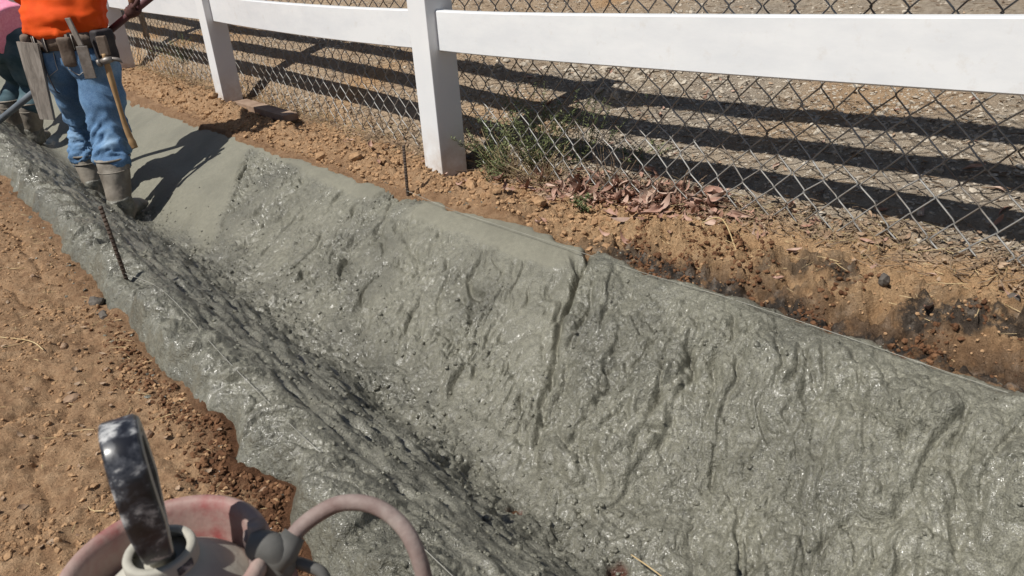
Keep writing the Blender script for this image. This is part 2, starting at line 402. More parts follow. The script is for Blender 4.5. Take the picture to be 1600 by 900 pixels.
pale = sst(1.82, 2.0, T+.10*nz)*np.clip(.95-.65*sst(.1, .6, fbm(S*1.1+2, T*1.1, o=2))-.35*sst(2.6, 3.6, S), 0, 1)
tan_ = sst(1.4, 1.5, T)*np.clip(.92-.8*sst(1.5, 2.2, S)*sst(1.88, 1.72, T), 0, 1)
for nme, d in (('damp', damp), ('ash', ash), ('pale', pale), ('tan', tan_)): attr(me, nme, d)
tag(link('dirt_ground', me, M_DIRT), kind='structure')

# ------------------------------------------------------------------ the poured channel
cs = lines((-1.2, .1, .025), (.1, .3, .008), (.3, 1.75, .0034), (1.75, 3.0, .0052), (3.0, 5.2, .0085), (5.2, 8, .02), (8, 14, .06))
cw = np.linspace(0, 1, 340)
S, Wt = np.meshgrid(cs, cw, indexing='ij')
eL = edgeL(S); eR = edgeR(S); T = eL+Wt*(eR-eL)
dl = T-eL; dr = eR-T
base = prof(T)+sst(.85, 1.5, T)*rise(S)-.045*sst(3.3, 3.9, S)*sst(.52, .70, T)*sst(1.1, .86, T)
base = base+sst(.49, .40, T)*(bank(S, T)+.05+.014*perlin(S*3, 4.4)-base)
slope = np.gradient(_fz, _ft); sl_ = np.interp(T, _ft, slope)
# regions
sb = np.interp(T, [.6, .83, 1.05, 1.26, 1.40, 1.55], [.98, 1.08, 1.24, 1.40, 1.46, 1.57])+.018*perlin(T*9, S*2)+.012*perlin(T*25, S*4)
fresh = sst(.0, -.03, S-sb)                                     # newest pour, near end
ridge_s = np.interp(T, [.6, .84, 1.1, 1.4, 1.5], [2.8, 3.15, 3.47, 3.89, 4.0])+.02*perlin(T*12, 3.3)
trow = sst(.02, .10, S-ridge_s)*sst(.80, .98, T)                 # trowelled far bank
bottom = bump(T, .84, .115)*sst(6.2, 5, S)
left = sst(.52, .44, T)
lslope = sst(.44, .52, T)*sst(.82, .70, T)
rbank = sst(.9, 1.05, T)
shoulder = sst(1.365, 1.40, T+.022*perlin(S*5, T*9)+.012*perlin(S*19, T*19))*sst(1.52, 1.60, S)*sst(4.3, 3.9, S)
shoulder = shoulder*np.clip(sst(2.42, 2.36, S)+sst(2.6, 2.72, S), 0, 1)
mid = rbank*(1-fresh)*(1-trow)
wx = fbm(S*1.7, T*1.7, o=2)*.11
h = np.zeros_like(S)
# fresh pour: sagging folds down the slope
q = S-.55*(T-1.1)-.22*(T-1.1)**2+wx+.03*fbm(S*5, T*5, o=2)
q = q+.035*fbm(S*8+2, T*8, o=2)
n1 = perlin(q*6.2, T*1.4+4); n2 = perlin(q*13+7, T*3.6); n3 = perlin(q*30, T*9)
groove = lambda n, w: 1-np.exp(-np.abs(n)/w)
m1 = sst(-.25, .25, perlin(S*3.3+5, T*3.3)); m2 = sst(-.1, .3, perlin(S*4.5, T*4.5+7)); m3 = sst(-.05, .35, perlin(S*3.1+9, T*5+2))
arc = perlin(S*5.5+2.2+.6*perlin(S*4, T*4), T*6.5+1.5)
saw = lambda ph: (lambda fr: np.where(fr < .93, fr/.93, (1-fr)/.07))(ph-np.floor(ph))
ph1 = -q*6.5+1.1*perlin(S*2.3, T*2.3+3)+.5*perlin(S*6, T*5)+.12*perlin(S*22, T*22); ph2 = -(q+.2*(T-1.1))*13+1.2*perlin(S*4.1+8, T*3.6)+.45*perlin(S*12, T*11)
lobes = .024*saw(ph1)*sst(-.35, .25, perlin(S*2.6+1, T*3.2+5))+.012*saw(ph2)*sst(-.15, .3, perlin(S*4+7, T*4.4))
fold = lobes+.014*np.abs(n1)**.75+.030*groove(n1, .06)*m1+.026*groove(n2, .10)*m2+.028*groove(arc, .06)*m3+.008*groove(n3, .14)
h = h+fresh*sst(.8, 1.0, T)*(.15+.85*sst(1.47, 1.33, T))*(.9*fold-.036)+fresh*sst(1.56, 1.45, T)*.014*sst(.85, 1.0, T)
h = h+fresh*rbank*(.0090*fbm(S*24, T*24, o=4, g=.6)*(.4+.9*sst(-.2, .4, perlin(S*5, T*5+3)))+.0045*billow(S*62, T*62, o=2))*(.3+.7*sst(1.5, 1.38, T))
h = h+fresh*rbank*(.022*fbm(S*3.3, T*3.3, o=2)+(.3+.7*sst(1.5, 1.36, T))*(.013*fbm(S*12+4, T*12, o=3)+.010*np.clip(billow(S*17+9, T*17, o=3)+.2, 0, 2)*sst(-.1, .35, perlin(S*3+2, T*3.5))))
# older screeded bank: tear marks and rough patches
pt = sst(-.15, .35, fbm(S*2.6+3, T*2.6, o=3))
tr = perlin(q*26+3, T*6.5); tr2 = perlin(q*55, T*17+9)
tear = np.clip(tr-.20, 0, 1)*.06+np.clip(tr2-.20, 0, 1)*.038+.014*(1-groove(perlin(q*9+2, T*2.6+3), .035))*sst(-.05, .3, perlin(S*4+3, T*4))+.010*(1-groove(perlin(q*17+5, T*5+3), .05))*sst(.0, .3, perlin(S*5+1, T*5))
h = h-mid*tear*(.6+.5*pt)+mid*(.25+.75*pt)*(.0055*fbm(S*42, T*42, o=3)+.0035*billow(S*75, T*75, o=2))+mid*.007*fbm(S*5, T*5, o=3)
lump = sst(.2, .5, fbm(S*3.1+11, T*4.3+2, o=2))
h = h+mid*lump*.026*np.clip(billow(S*22, T*22, o=3)+.55, 0, 2)
# smear ridges left by the screed
for s0, t0, s1, t1, wd, hh in ((2.05, 1.30, 1.50, .92, .016, .010), (2.62, 1.28, 2.28, .93, .014, .009), (2.45, 1.36, 2.05, 1.22, .012, -.016), (1.72, 1.36, 1.60, 1.2, .010, -.014), (3.1, 1.33, 2.72, 1.05, .012, -.010)):
    ax, ay = s1-s0, t1-t0; LL = ax*ax+ay*ay
    k = np.clip(((S-s0)*ax+(T-t0)*ay)/LL, 0, 1); d = np.hypot(S-s0-k*ax+.012*perlin(S*14, T*14), T-t0-k*ay)
    h = h+hh*np.exp(-(d/wd)**2)*(.6+.7*perlin(S*20, T*20))
# edge of the fresh pour: a torn lip with a gap before it
h = h-rbank*bump(S-sb, .012, .011)*(.03+.025*sst(1.15, 1.3, T))*(.75+.5*perlin(T*14, 2.))
# drag ridge before the trowelled part
d = S-ridge_s
h = h+rbank*bump(d, -.03, .035)*(.004+.014*np.clip(billow(S*30, T*30, o=3)+.35, 0, 2))-rbank*bump(d, .02, .012)*.012
h = h+trow*(.0025*fbm(S*4, T*4, o=2)+.0007*perlin(S*60, T*60))-trow*.006*np.clip(worley(S*9, T*9)*-1+.12, 0, 1)*6*.3
# smooth mortar shoulder
h = h*(1-.93*shoulder)+shoulder*.003
# stony rough floor and the shaded left slope
wl = worley(S*17, T*17, 3); wl2 = worley(S*38, T*38, 9)
crm = .25+.75*sst(-.15, .3, fbm(S*3.4+8, T*5, o=2))
rough_ = np.clip(bottom+.38*lslope, 0, 1)*(1-.45*sst(2.6, 4, S))
h = h+rough_*(.008*(.5-wl2)*crm+.030*fbm(S*4.6, T*6, o=5, g=.55)+(.010*fbm(S*36, T*36, o=3)+.008*np.clip(billow(S*19, T*19, o=3)+.3, 0, 2))*crm)
h = h-rough_*.016*sst(.35, .6, fbm(S*9+4, T*12+7, o=2))
h = h+lslope*(.016*perlin(S*5, T*26)+.012*perlin(S*13, T*50))
pit = sst(.26, .5, perlin(S*34+3, T*34))*.013+sst(.28, .5, perlin(S*62, T*62+5))*.008
h = h-pit*np.clip(.6*rough_+.5*mid*(.15+.85*pt)+.5*fresh*rbank*sst(-.1, .3, perlin(S*4.4+6, T*4.4))+.12*left, 0, 1)*sst(1.46, 1.36, T)*(1-shoulder)
# rolled, folded left lip
qa = S+.35*T+.05*fbm(S*4, T*4, o=2)
lf = .02*saw(-qa*5.5+.8*perlin(S*3, T*3)+.3*perlin(S*9, T*9))+.06*np.abs(perlin(qa*4.6, T*3+2))**.5+.02*np.abs(perlin(qa*15, T*7))**.6+.009*np.abs(perlin(qa*36, T*18))**.8
h = h+left*(lf*sst(-.005, .05, dl)-.030+.006*fbm(S*26, T*26, o=4, g=.6)+.0035*billow(S*66, T*66, o=2))
# rounded outer edges diving into the soil
rl = np.clip(dl/(.07+.02*perlin(S*5, 2.2)), 0, 1); rr_ = np.clip(dr/.03, 0, 1)
roll = np.sqrt(np.clip(1-(1-rl)**2, 0, 1)); rollr = np.sqrt(np.clip(1-(1-rr_)**2, 0, 1))
zb = bank(S, T)
thickL = .028+.016*perlin(S*4, 9.9)
ground = zb
surf = base+h
surf = np.where(T < .45, np.maximum(surf, zb-.01), surf)
Zc = ground*(1-roll)+surf*roll-.02*(1-roll)**2-.006*(1-roll)
Zc = np.where(T > 1.0, zb*(1-rollr)+surf*rollr-.025*(1-rollr), Zc)
inner = roll*rollr
# push the relief along the slope normal rather than straight up
T2 = T-sl_*h*.45*inner
for hs_, ht_ in ((1.085, .815), (.80, .845)): Zc = Zc-.035*bump(np.hypot(S-hs_, (T-ht_)*1.2)+.01*perlin(S*40, T*40), 0, .024)
# boot prints and sunk heels
for fs, ft in ((4.09, .75), (4.62, .74), (6.45, .76)):
    Zc = Zc+.012*bump(np.hypot(S-fs, (T2-ft)*1.3), .13, .03)
verts = np.stack([U2[0]*S+V2[0]*T2, U2[1]*S+V2[1]*T2, Zc], -1).reshape(-1, 3)
fc = grid_faces(len(cs), len(cw))
hole = (np.hypot(S-1.085-.012*perlin(S*50, T*50), (T-.815)*1.2) < .011+.009*perlin(S*40, T*40)) | (np.hypot(S-.80, (T-.845)*1.2) < .012+.01*perlin(S*40, T*40, .5))
hf = hole.reshape(-1)
me = mesh_np('concrete_channel', verts, fc)
attr(me, 'soil', sst(.03, .014, np.minimum(np.hypot(S-1.085, (T-.815)*1.2), np.hypot(S-.80, (T-.845)*1.2))+.012*perlin(S*40, T*40)))
attr(me, 'smooth', np.clip(trow*.85+shoulder+.25*mid*(1-pt), 0, 1))
attr(me, 'wet', np.clip(bottom*.75+lslope*.9+.35*left+.25*fresh*sst(.2, .6, fbm(S*3, T*3, o=2)), 0, 1))
tag(link('concrete_channel', me, M_CONC), kind='structure')

wgt = (np.clip(bottom*.8+.4*lslope+.35*mid*pt+.12*fresh, 0, 1)*inner*(S > .25)*(S < 4.2)*np.gradient(cs)[:, None]*np.clip(1.6/(S+.2), .2, 1)).ravel(); wgt[hf] = 0
ids = rng.choice(wgt.size, 4200, p=wgt/wgt.sum())
IT = (1+5**.5)/2
iv = np.array([(-1, IT, 0), (1, IT, 0), (-1, -IT, 0), (1, -IT, 0), (0, -1, IT), (0, 1, IT), (0, -1, -IT), (0, 1, -IT), (IT, 0, -1), (IT, 0, 1), (-IT, 0, -1), (-IT, 0, 1)])/np.hypot(1, IT)
if_ = np.array([(0, 11, 5), (0, 5, 1), (0, 1, 7), (0, 7, 10), (0, 10, 11), (1, 5, 9), (5, 11, 4), (11, 10, 2), (10, 7, 6), (7, 1, 8), (3, 9, 4), (3, 4, 2), (3, 2, 6), (3, 6, 8), (3, 8, 9), (4, 9, 5), (2, 4, 11), (6, 2, 10), (8, 6, 7), (9, 8, 1)])
rad = (.0018+.0065*rng.random(len(ids))**3)[:, None, None]
cv = verts[ids][:, None, :]+iv[None]*rad*(1+rng.uniform(-.3, .3, (len(ids), 12, 1)))*np.array([1, 1, .8])
me = mesh_np('concrete_crumbs', cv.reshape(-1, 3), (if_[None]+np.arange(len(ids))[:, None, None]*12).reshape(-1, 3))
attr(me, 'smooth', np.zeros(len(ids)*12)); attr(me, 'wet', np.full(len(ids)*12, .2))
tag(link('concrete_crumbs', me, M_CONC), 'wet grey aggregate crumbs stuck on the rough poured floor', 'aggregate', kind='stuff')

# ------------------------------------------------------------------ white rail fence
u3 = Vector((U2[0], U2[1], 0)).normalized(); v3 = Vector((V2[0], V2[1], 0)).normalized(); z3 = Vector((0, 0, 1))
PS = [.14+2.46*i for i in range(-1, 6)]; PT = 1.70
fence = empty('vinyl_rail_fence', W(2.66, PT+.0635, 0))
tag(fence, 'white vinyl rail fence with square posts along the ditch', 'fence')
HW = .0635
for i, ps in enumerate(PS):
    s0 = ps+HW; gz = float(rise(np.array(s0)))
    tilt = {2: .0, 3: .004}.get(i, 0.)
    b = box(W(s0, PT+HW, gz+.53), u3*HW, v3*HW, z3*.93, .004)
    cap = ([W(s0+a*.07, PT+HW+b_*.07, gz+1.461) for a, b_ in ((-1, -1), (1, -1), (1, 1), (-1, 1))]+[W(s0+a*.07, PT+HW+b_*.07, gz+1.485) for a, b_ in ((-1, -1), (1, -1), (1, 1), (-1, 1))]+[W(s0, PT+HW, gz+1.53)],
           [(3, 2, 1, 0), (0, 1, 5, 4), (1, 2, 6, 5), (2, 3, 7, 6), (3, 0, 4, 7), (4, 5, 8), (5, 6, 8), (6, 7, 8), (7, 4, 8)])
    p = link('post', mesh_py('post', *b, smooth=False), M_POST, fence)
    link('cap', mesh_py('cap', *cap, smooth=False), M_VINYL, p)
for i in range(len(PS)-1):
    a, b = PS[i]+2*HW-.012, PS[i+1]+.012
    for zb_, zt_ in ((.505, .655), (.87, 1.02), (1.27, 1.42)):
        v = []; f = []; N = 14
        sag = .012 if i == 2 else .004
        for j in range(N+1):
            s = a+(b-a)*j/N; gz = float(rise(np.array(s))); k = 4*(j/N)*(1-j/N)
            dz = gz-sag*k
            c_ = .004
            for tt, zz in ((-.02, zb_+c_), (-.02, zt_-c_), (-.02+c_, zt_), (.02-c_, zt_), (.02, zt_-c_), (.02, zb_+c_), (.02-c_, zb_), (-.02+c_, zb_)):
                v.append(W(s, PT+HW+tt, zz+dz))
        for j in range(N):
            for q_ in range(8):
                f.append((j*8+q_, j*8+(q_+1) % 8, (j+1)*8+(q_+1) % 8, (j+1)*8+q_))
        link('rail', mesh_py('rail', v, f, smooth=False), M_VINYL, fence)

# ------------------------------------------------------------------ chain link fence behind it
def chain_t(s): return 1.905
def chain_z(s): return float(np.interp(s, [-2, .3, .95, 1.5, 1.9, 2.5, 3.2, 7], [.20, .135, .13, .115, .06, .03, -.01, -.02]))-float(rise(np.array(s)))
chain = empty('chain_link_fence', W(2.0, 2.06, 0)); tag(chain, 'galvanised chain link fence with rusty upper wires behind the white rails', 'fence')
D = .0495
k = 0; s = -.9
while s < 10.5 and k < 235:
    pts = []; j = 0; nrow = 27
    for j in range(nrow+1):
        z = -.015+j*D*.99+.003*math.sin(j*1.7+k*.3)+rnd.gauss(0, .0014)
        sa = s+(D if (j+k) % 2 else 0)+.004*math.sin(k*1.3+j)+rnd.gauss(0, .0016)+.012*math.sin(s*1.9+j*.21)
        gz = float(rise(np.array(sa)))
        bow = .014*math.exp(-(z/.16)**2)*math.sin(sa*2.3+.6)-.012*math.exp(-(z/.12)**2)+.008*math.sin(sa*1.6+z*3)
        tt = chain_t(sa)+bow
        side = 1 if (j+k) % 2 else -1
        p = W(sa, tt, z+gz+chain_z(sa)+.005)
        if j: # keep wires straight between knots, hooked at the knots
            pa = pts[-1]; d = p-pa
            pts.append(pa+d*.14+v3*.003*side); pts.append(pa+d*.86-v3*.003*side)
        pts.append(p)
    v, f = tube(pts, .0023 if s < 4 else .0021, 5 if s < 4 else 4)
    link('wire', mesh_py('wire', v, f), M_WIRE, chain)
    s += D; k += 1
# top rail and line posts out of view above, standing behind the mesh
for ps in (-.6, 1.93, 4.6, 7.4, 10.2):
    pt_ = chain_t(ps)+.045; g = float(zdirt(np.array([ps]), np.array([pt_]))[0])
    if ps in (1.93, 4.6): continue
    v, f = tube([W(ps, pt_, g-.1), W(ps, pt_, g+1.36)], .024, 14); link('line_post', mesh_py('line_post', v, f), M_METAL, chain)

# ------------------------------------------------------------------ stakes and strings
def zc_at(s, t):
    i = int(np.argmin(np.abs(cs-s))); j = int(np.argmin(np.abs(T2[i]-t))); return float(Zc[i, j])
def stake(a, b, label):
    o = empty('rebar_stake', a)
    v, f = tube([a, a.lerp(b, .5), b], .0058, 10); sh = link('shaft', mesh_py('shaft', v, f), M_STEEL, o)
    n = 26; vv = []; ff = []
    for q in range(n):
        p = a.lerp(b, (q+.5)/n); d = (b-a).normalized()*.003
        x = tube([p-d, p+d], .0063, 10); kk = len(vv); vv += x[0]; ff += [tuple(e+kk for e in w) for w in x[1]]
    link('deformation_ribs', mesh_py('deformation_ribs', vv, ff), M_STEEL, o)
    return tag(o, label, 'stake', 'steel form stakes')
stake(W(2.41, .405, -.06), W(2.435, .395, .275), 'rusty steel rebar stake standing in the rounded outer lip')
stake(W(2.50, 1.46, -.08), W(2.53, 1.49, .20), 'rusty steel rebar stake at the smooth lip beside the fence post')
def string(pts, label):
    v, f = tube(smooth_path(pts, 10), .0008, 5); return tag(link('string_line', mesh_py('string_line', v, f), M_STRING), label, 'string', 'strings stretched along the pour')
zl = lambda s: zc_at(s, .435)
string([W(2.42, .402, .062)]+[W(s, .43, max(zl(s)+.006, .045)) for s in (2.1, 1.7, 1.3, 1.0, .7, .4, .1)], 'thin mason string along the lumpy lip beside the brown dirt')
zr = lambda s: zc_at(s, 1.455)
string([W(2.50, 1.463, .03)]+[W(s, 1.462, max(zr(s)+.004, .012+float(rise(np.array(s))))) for s in (2.2, 1.9, 1.6, 1.3, 1.0, .7, .4, .1, -.2)], 'thin mason string along the lip on the fence side')

# ------------------------------------------------------------------ loose stones, clods, leaves, twigs
def ico():
    t = (1+5**.5)/2
    v = [(-1, t, 0), (1, t, 0), (-1, -t, 0), (1, -t, 0), (0, -1, t), (0, 1, t), (0, -1, -t), (0, 1, -t), (t, 0, -1), (t, 0, 1), (-t, 0, -1), (-t, 0, 1)]
    f = [(0, 11, 5), (0, 5, 1), (0, 1, 7), (0, 7, 10), (0, 10, 11), (1, 5, 9), (5, 11, 4), (11, 10, 2), (10, 7, 6), (7, 1, 8), (3, 9, 4), (3, 4, 2), (3, 2, 6), (3, 6, 8), (3, 8, 9), (4, 9, 5), (2, 4, 11), (6, 2, 10), (8, 6, 7), (9, 8, 1)]
    v = np.array(v, float); return v/np.linalg.norm(v, axis=1)[:, None], np.array(f)
IV, IF = ico()
def pick(n, fn):
    """rejection sample n (s,t) points; fn gives density 0..1"""
    out = np.zeros((0, 2))
    while len(out) < n:
        c = fn(None, n*4); d = c[2]; keep = rng.random(len(d)) < d
        out = np.concatenate([out, np.stack([c[0], c[1]], -1)[keep]])
    return out[:n]
def region(s0, s1, t0, t1, dens=lambda s, t: np.ones_like(s)):
    def fn(_, n):
        s = rng.uniform(s0, s1, n); t = rng.uniform(t0, t1, n); return s, t, np.clip(dens(s, t), 0, 1)
    return fn
def scatter_stones(name, st, rmin, rmax, flat, mat, label=None, cat=None, power=3., lift=.25):
    n = len(st); r = rmin+(rmax-rmin)*rng.random(n)**power
    z = zdirt(st[:, 0], st[:, 1])
    dims = rng.uniform(.65, 1.25, (n, 1, 3)); dims[:, :, 2] *= flat
    V = IV[None]*(1+rng.uniform(-.38, .3, (n, 12, 1)))*dims
    a = rng.uniform(0, 6.28, n); ca, sa = np.cos(a)[:, None], np.sin(a)[:, None]
    b = rng.normal(0, .35, n); cb, sb_ = np.cos(b)[:, None], np.sin(b)[:, None]
    x = V[..., 0]*cb+V[..., 2]*sb_; zz = -V[..., 0]*sb_+V[..., 2]*cb; y = V[..., 1]
    X = x*ca-y*sa; Y = x*sa+y*ca
    P = np.stack([U2[0]*st[:, :1]+V2[0]*st[:, 1:]+X*r[:, None], U2[1]*st[:, :1]+V2[1]*st[:, 1:]+Y*r[:, None], z[:, None]+(zz+lift*flat)*r[:, None]], -1)
    Fc = (IF[None]+np.arange(n)[:, None, None]*12).reshape(-1, 3)
    o = link(name, mesh_np(name, P.reshape(-1, 3), Fc, False), mat); return tag(o, label, cat, kind='stuff')
notc = lambda s, t: np.where((t > edgeL(s)-.012) & (t < edgeR(s)+.012), 0., 1.)
scatter_stones('soil_clods', pick(10000, region(.2, 4.5, -.35, .42, lambda s, t: notc(s, t)*(.15+.85*sst(-.1, .5, fbm(s*4, t*4, o=2)))*np.clip(2.2/(s+.5), .1, 1))), .0015, .008, .75, M_CLOD, 'loose brown soil crumbs scattered over the dirt bank', 'soil')
scatter_stones('damp_soil_clods', pick(3000, region(.5, 2.6, .18, .42, lambda s, t: notc(s, t)*sst(.13, .0, edgeL(s)-t)*sst(2.6, 1.2, s))), .0015, .008, .7, M_CLODD, 'dark damp soil crumbs along the poured edge', 'soil')
scatter_stones('bank_clods', pick(7000, region(1.5, 7.5, 1.42, 1.85, lambda s, t: notc(s, t)*np.clip(2.6/s, .15, 1))), .002, .014, .75, M_CLOD, 'crumbled soil heaped between the lip and the white fence', 'soil', 2.5)
scatter_stones('bank_grit', pick(3800, region(.1, 1.9, 1.55, 1.95, lambda s, t: notc(s, t))), .001, .0055, .75, M_CLOD, 'tan grit lying on the dirt bank under the wire fence', 'soil')
scatter_stones('dark_bank_clods', pick(2600, region(.1, 1.5, 1.51, 1.70, lambda s, t: notc(s, t)*sst(-.2, .3, fbm(s*5, t*5, o=2)))), .0015, .009, .8, M_CLODD, 'dark burnt looking crumbs in the cut below the tan bank', 'soil')
scatter_stones('yard_gravel', pick(19000, region(-.3, 9, 1.95, 5.0, lambda s, t: np.clip(3.2/(t+s*.25), .12, 1)*(.2+.8*sst(-.3, .3, fbm(s*1.7, t*1.7, o=2))))), .002, .013, .55, M_GRAVEL, 'pale gravel and chips covering the yard behind the fences', 'gravel', 2.2)
scatter_stones('yard_chips', pick(12000, region(-.2, 3.0, 1.93, 3.1)), .0015, .009, .5, M_GRAVEL, 'fine grey chips on the slope right behind the wire mesh', 'gravel', 2.)
scatter_stones('yard_stones', pick(700, region(1.6, 4.2, 2.5, 4.0, lambda s, t: bump(s, 2.7, .5)*bump(t, 3.0, .4))), .008, .026, .65, M_GRAVEL, 'heap of pale broken rock beyond the wire fence', 'gravel', 1.5)

scatter_stones('concrete_splatter', np.concatenate([pick(170, region(.5, 4, .22, .4, lambda s, t: notc(s, t)*sst(.10, .0, edgeL(s)-t))), pick(160, region(.2, 3.5, 1.4, 1.66, lambda s, t: notc(s, t)*sst(.08, .0, t-edgeR(s))))]), .002, .008, .35, M_CONC, 'grey cement spatter dropped on the soil beside the pour', 'spatter', 2.5)
def stone_obj(s, t, r, flat, mat, label, group=None, lift=.1):
    V = []; 
    sub = np.concatenate([IV]); 
    # one subdivision for a knobbly stone
    v = [Vector(a) for a in IV]; f = []; cache = {}
    def midp(a, b):
        k_ = (min(a, b), max(a, b))
        if k_ not in cache: v.append(((v[a]+v[b])/2).normalized()); cache[k_] = len(v)-1
        return cache[k_]
    for a, b, c_ in IF:
        ab, bc, ca = midp(a, b), midp(b, c_), midp(c_, a); f += [(a, ab, ca), (b, bc, ab), (c_, ca, bc), (ab, bc, ca)]
    ang = rnd.uniform(0, 6.28); ax, ay_ = rnd.uniform(.75, 1.3), rnd.uniform(.65, 1.0)
    out = []; sd = rnd.uniform(0, 50)
    for p in v:
        k_ = 1+.35*float(perlin(np.array([p.x*1.3+sd]), np.array([p.y*1.3]), np.array([p.z*1.3]))[0])
        q_ = Vector((p.x*ax, p.y*ay_, p.z*flat))*r*k_
        out.append(Vector((q_.x*math.cos(ang)-q_.y*math.sin(ang), q_.x*math.sin(ang)+q_.y*math.cos(ang), q_.z)))
    z = float(zdirt(np.array([s]), np.array([t]))[0])
    o = link('stone', mesh_py('stone', out, f, False), mat); o.location = W(s, t, z+r*flat*lift)
    return tag(o, label, 'stone', group)
stone_obj(2.43, .305, .026, .7, M_STONEG, 'dark grey stone at the poured edge below the rebar stake')
stone_obj(2.32, .30, .02, .7, M_STONEG, 'small dark stone touching the poured edge')
stone_obj(1.90, .125, .022, .5, M_STONE, 'flat brown stone half sunk in the open dirt bank')
stone_obj(1.60, .21, .016, .6, M_STONE, 'small brown stone resting between straw bits on the dirt bank')
stone_obj(.74, 1.69, .02, .8, M_STONEG, 'round dark rock on the tan bank below the wire fence', lift=.3)
stone_obj(.49, 1.76, .018, .7, M_STONEG, 'dark stone near the foot of the wire mesh')
stone_obj(.43, 1.83, .02, .6, M_STONE, 'pinkish brown stone under the bottom edge of the wire mesh')
for s_, t_ in ((1.45, .12), (1.75, .02), (2.2, .17), (2.0, .05), (1.15, .27), (1.3, .18), (2.8, .2), (3.2, .15), (1.95, .22), (1.06, .22)):
    stone_obj(s_, t_, rnd.uniform(.008, .015), .65, M_STONE, 'little brown pebble lying loose on the dirt bank', 'loose pebbles on the dirt bank')
for s_, t_ in ((2.15, 1.60), (2.32, 1.64), (2.75, 1.58), (3.1, 1.57), (3.5, 1.60), (2.2, 1.72), (1.95, 1.66), (3.9, 1.52), (4.3, 1.55), (4.8, 1.5), (5.3, 1.52), (2.9, 1.66), (3.3, 1.5), (5.0, 1.62), (2.05, 1.75), (3.7, 1.66), (5.7, 1.5), (4.55, 1.62)):
    stone_obj(s_, t_, rnd.uniform(.018, .034), .8, M_CLOD, 'crumbly brown soil lump on the ridge between pour and white fence', 'soil lumps on the ridge', .2)['category'] = 'soil lump'

def leaf_mesh(length, width, curl, twist, n=8, fold=.35, bent=0.):
    v = []; f = []
    for i in range(n+1):
        k_ = i/n; w = width*math.sin(math.pi*min(k_*1.02, 1))**.8*(1-.25*k_)+.0006
        x = length*(k_-.5); z = curl*length*((k_-.5)**2*4)+.0; a = twist*(k_-.5)
        yb = bent*length*(k_-.5)**2
        for j in (-1, -.5, 0, .5, 1):
            y = j*w; zz = abs(j)*w*fold
            v.append(Vector((x, yb+y*math.cos(a)-zz*math.sin(a), z+y*math.sin(a)+zz*math.cos(a))))
    for i in range(n):
        for j in range(4): f.append((i*5+j, i*5+j+1, i*5+6+j, i*5+5+j))
    return v, f
LEAVES = []
for i in range(10):
    v, f = leaf_mesh(rnd.uniform(.045, .11), rnd.uniform(.007, .016), rnd.uniform(-.2, .6), rnd.uniform(-2.6, 2.6), 8, rnd.uniform(-.4, 1.2), rnd.uniform(-.6, .6))
    LEAVES.append(mesh_py('dry_leaf', v, f))
def place_leaf(s, t, label, group, scale=1., lift=.008, tilt=.35):
    o = link('dry_leaf', rnd.choice(LEAVES), M_LEAF)
    if not o.data.materials: o.data.materials.append(M_LEAF)
    z = float(zdirt(np.array([s]), np.array([t]))[0])
    o.location = W(s, t, z+lift); o.rotation_euler = (rnd.gauss(0, tilt), rnd.gauss(0, tilt), rnd.uniform(0, 6.28)); o.scale = (scale,)*3
    return tag(o, label, 'leaf', group)
ds = lambda s, t: bump(t, np.interp(s, [1.1, 1.5, 2.2], [1.88, 1.88, 1.84]), .075)*bump(s, 1.72, .32)
for s_, t_ in pick(200, region(1.0, 2.4, 1.68, 2.15, ds)):
    place_leaf(s_, t_, 'curled reddish brown leaf in the litter under the wire mesh', 'dry leaves under the wire mesh', rnd.uniform(.5, 1.1), rnd.uniform(.004, .03), .6)
for s_, t_ in ((1.56, 1.66), (1.53, 1.71), (1.60, 1.63), (1.50, 1.74), (1.57, 1.73), (1.51, 1.63)):
    place_leaf(s_, t_, 'large rust red leaf in the little pile spilling down the bank', 'rust leaves spilling down the bank', 1.0, .018, .5)
for s_, t_ in pick(26, region(.2, 1.6, 1.62, 1.92)):
    place_leaf(s_, t_, 'small dry leaf lying on the tan bank', 'leaves on the tan bank', rnd.uniform(.35, .7), .004, .2)
for s_, t_ in pick(22, region(1.7, 3.4, 1.55, 1.80)):
    place_leaf(s_, t_, 'pale dry leaf caught in the crumbly soil beside the fence posts', 'leaves in the crumbly soil', rnd.uniform(.4, .8), .012, .5)
for s_, t_ in pick(50, region(.2, 3.0, 1.98, 2.9)):
    place_leaf(s_, t_, 'brown leaf lying on the yard ground behind the wire mesh', 'leaves on the yard ground', rnd.uniform(.35, .7), .005, .3)

def scatter_sticks(name, st, lmin, lmax, r, mat, label, cat, zoff=.003, tilt=.12, bend=.2):
    v = []; f = []
    z = zdirt(st[:, 0], st[:, 1])
    for (s_, t_), zz in zip(st, z):
        a = rnd.uniform(0, 6.28); ln = lmin+(lmax-lmin)*rnd.random()**2; d = Vector((math.cos(a), math.sin(a), rnd.gauss(0, tilt))); sd = Vector((-d.y, d.x, 0))*rnd.gauss(0, bend)*ln
        p = W(s_, t_, zz+zoff); rad = r*rnd.uniform(.5, 1.2)
        x = tube([p-d*ln/2, p-d*ln*.15+sd*.35, p+d*ln*.2+sd*.3, p+d*ln/2], [rad, rad, rad*.8, rad*.5], 4); k_ = len(v); v += x[0]; f += [tuple(e+k_ for e in w) for w in x[1]]
    return tag(link(name, mesh_py(name, v, f, False), mat), label, cat, kind='stuff')
scatter_sticks('straw_bits', pick(260, region(.6, 3.6, -.3, .32, lambda s, t: notc(s, t))), .008, .06, .0011, M_STRAW, 'short straw bits strewn over the brown dirt bank', 'straw')
dmid = lambda s, t: bump(t, np.interp(s, [0, 1.2, 2.0, 2.6, 8], [1.90, 1.90, 1.90, 1.89, 1.88]), .07)
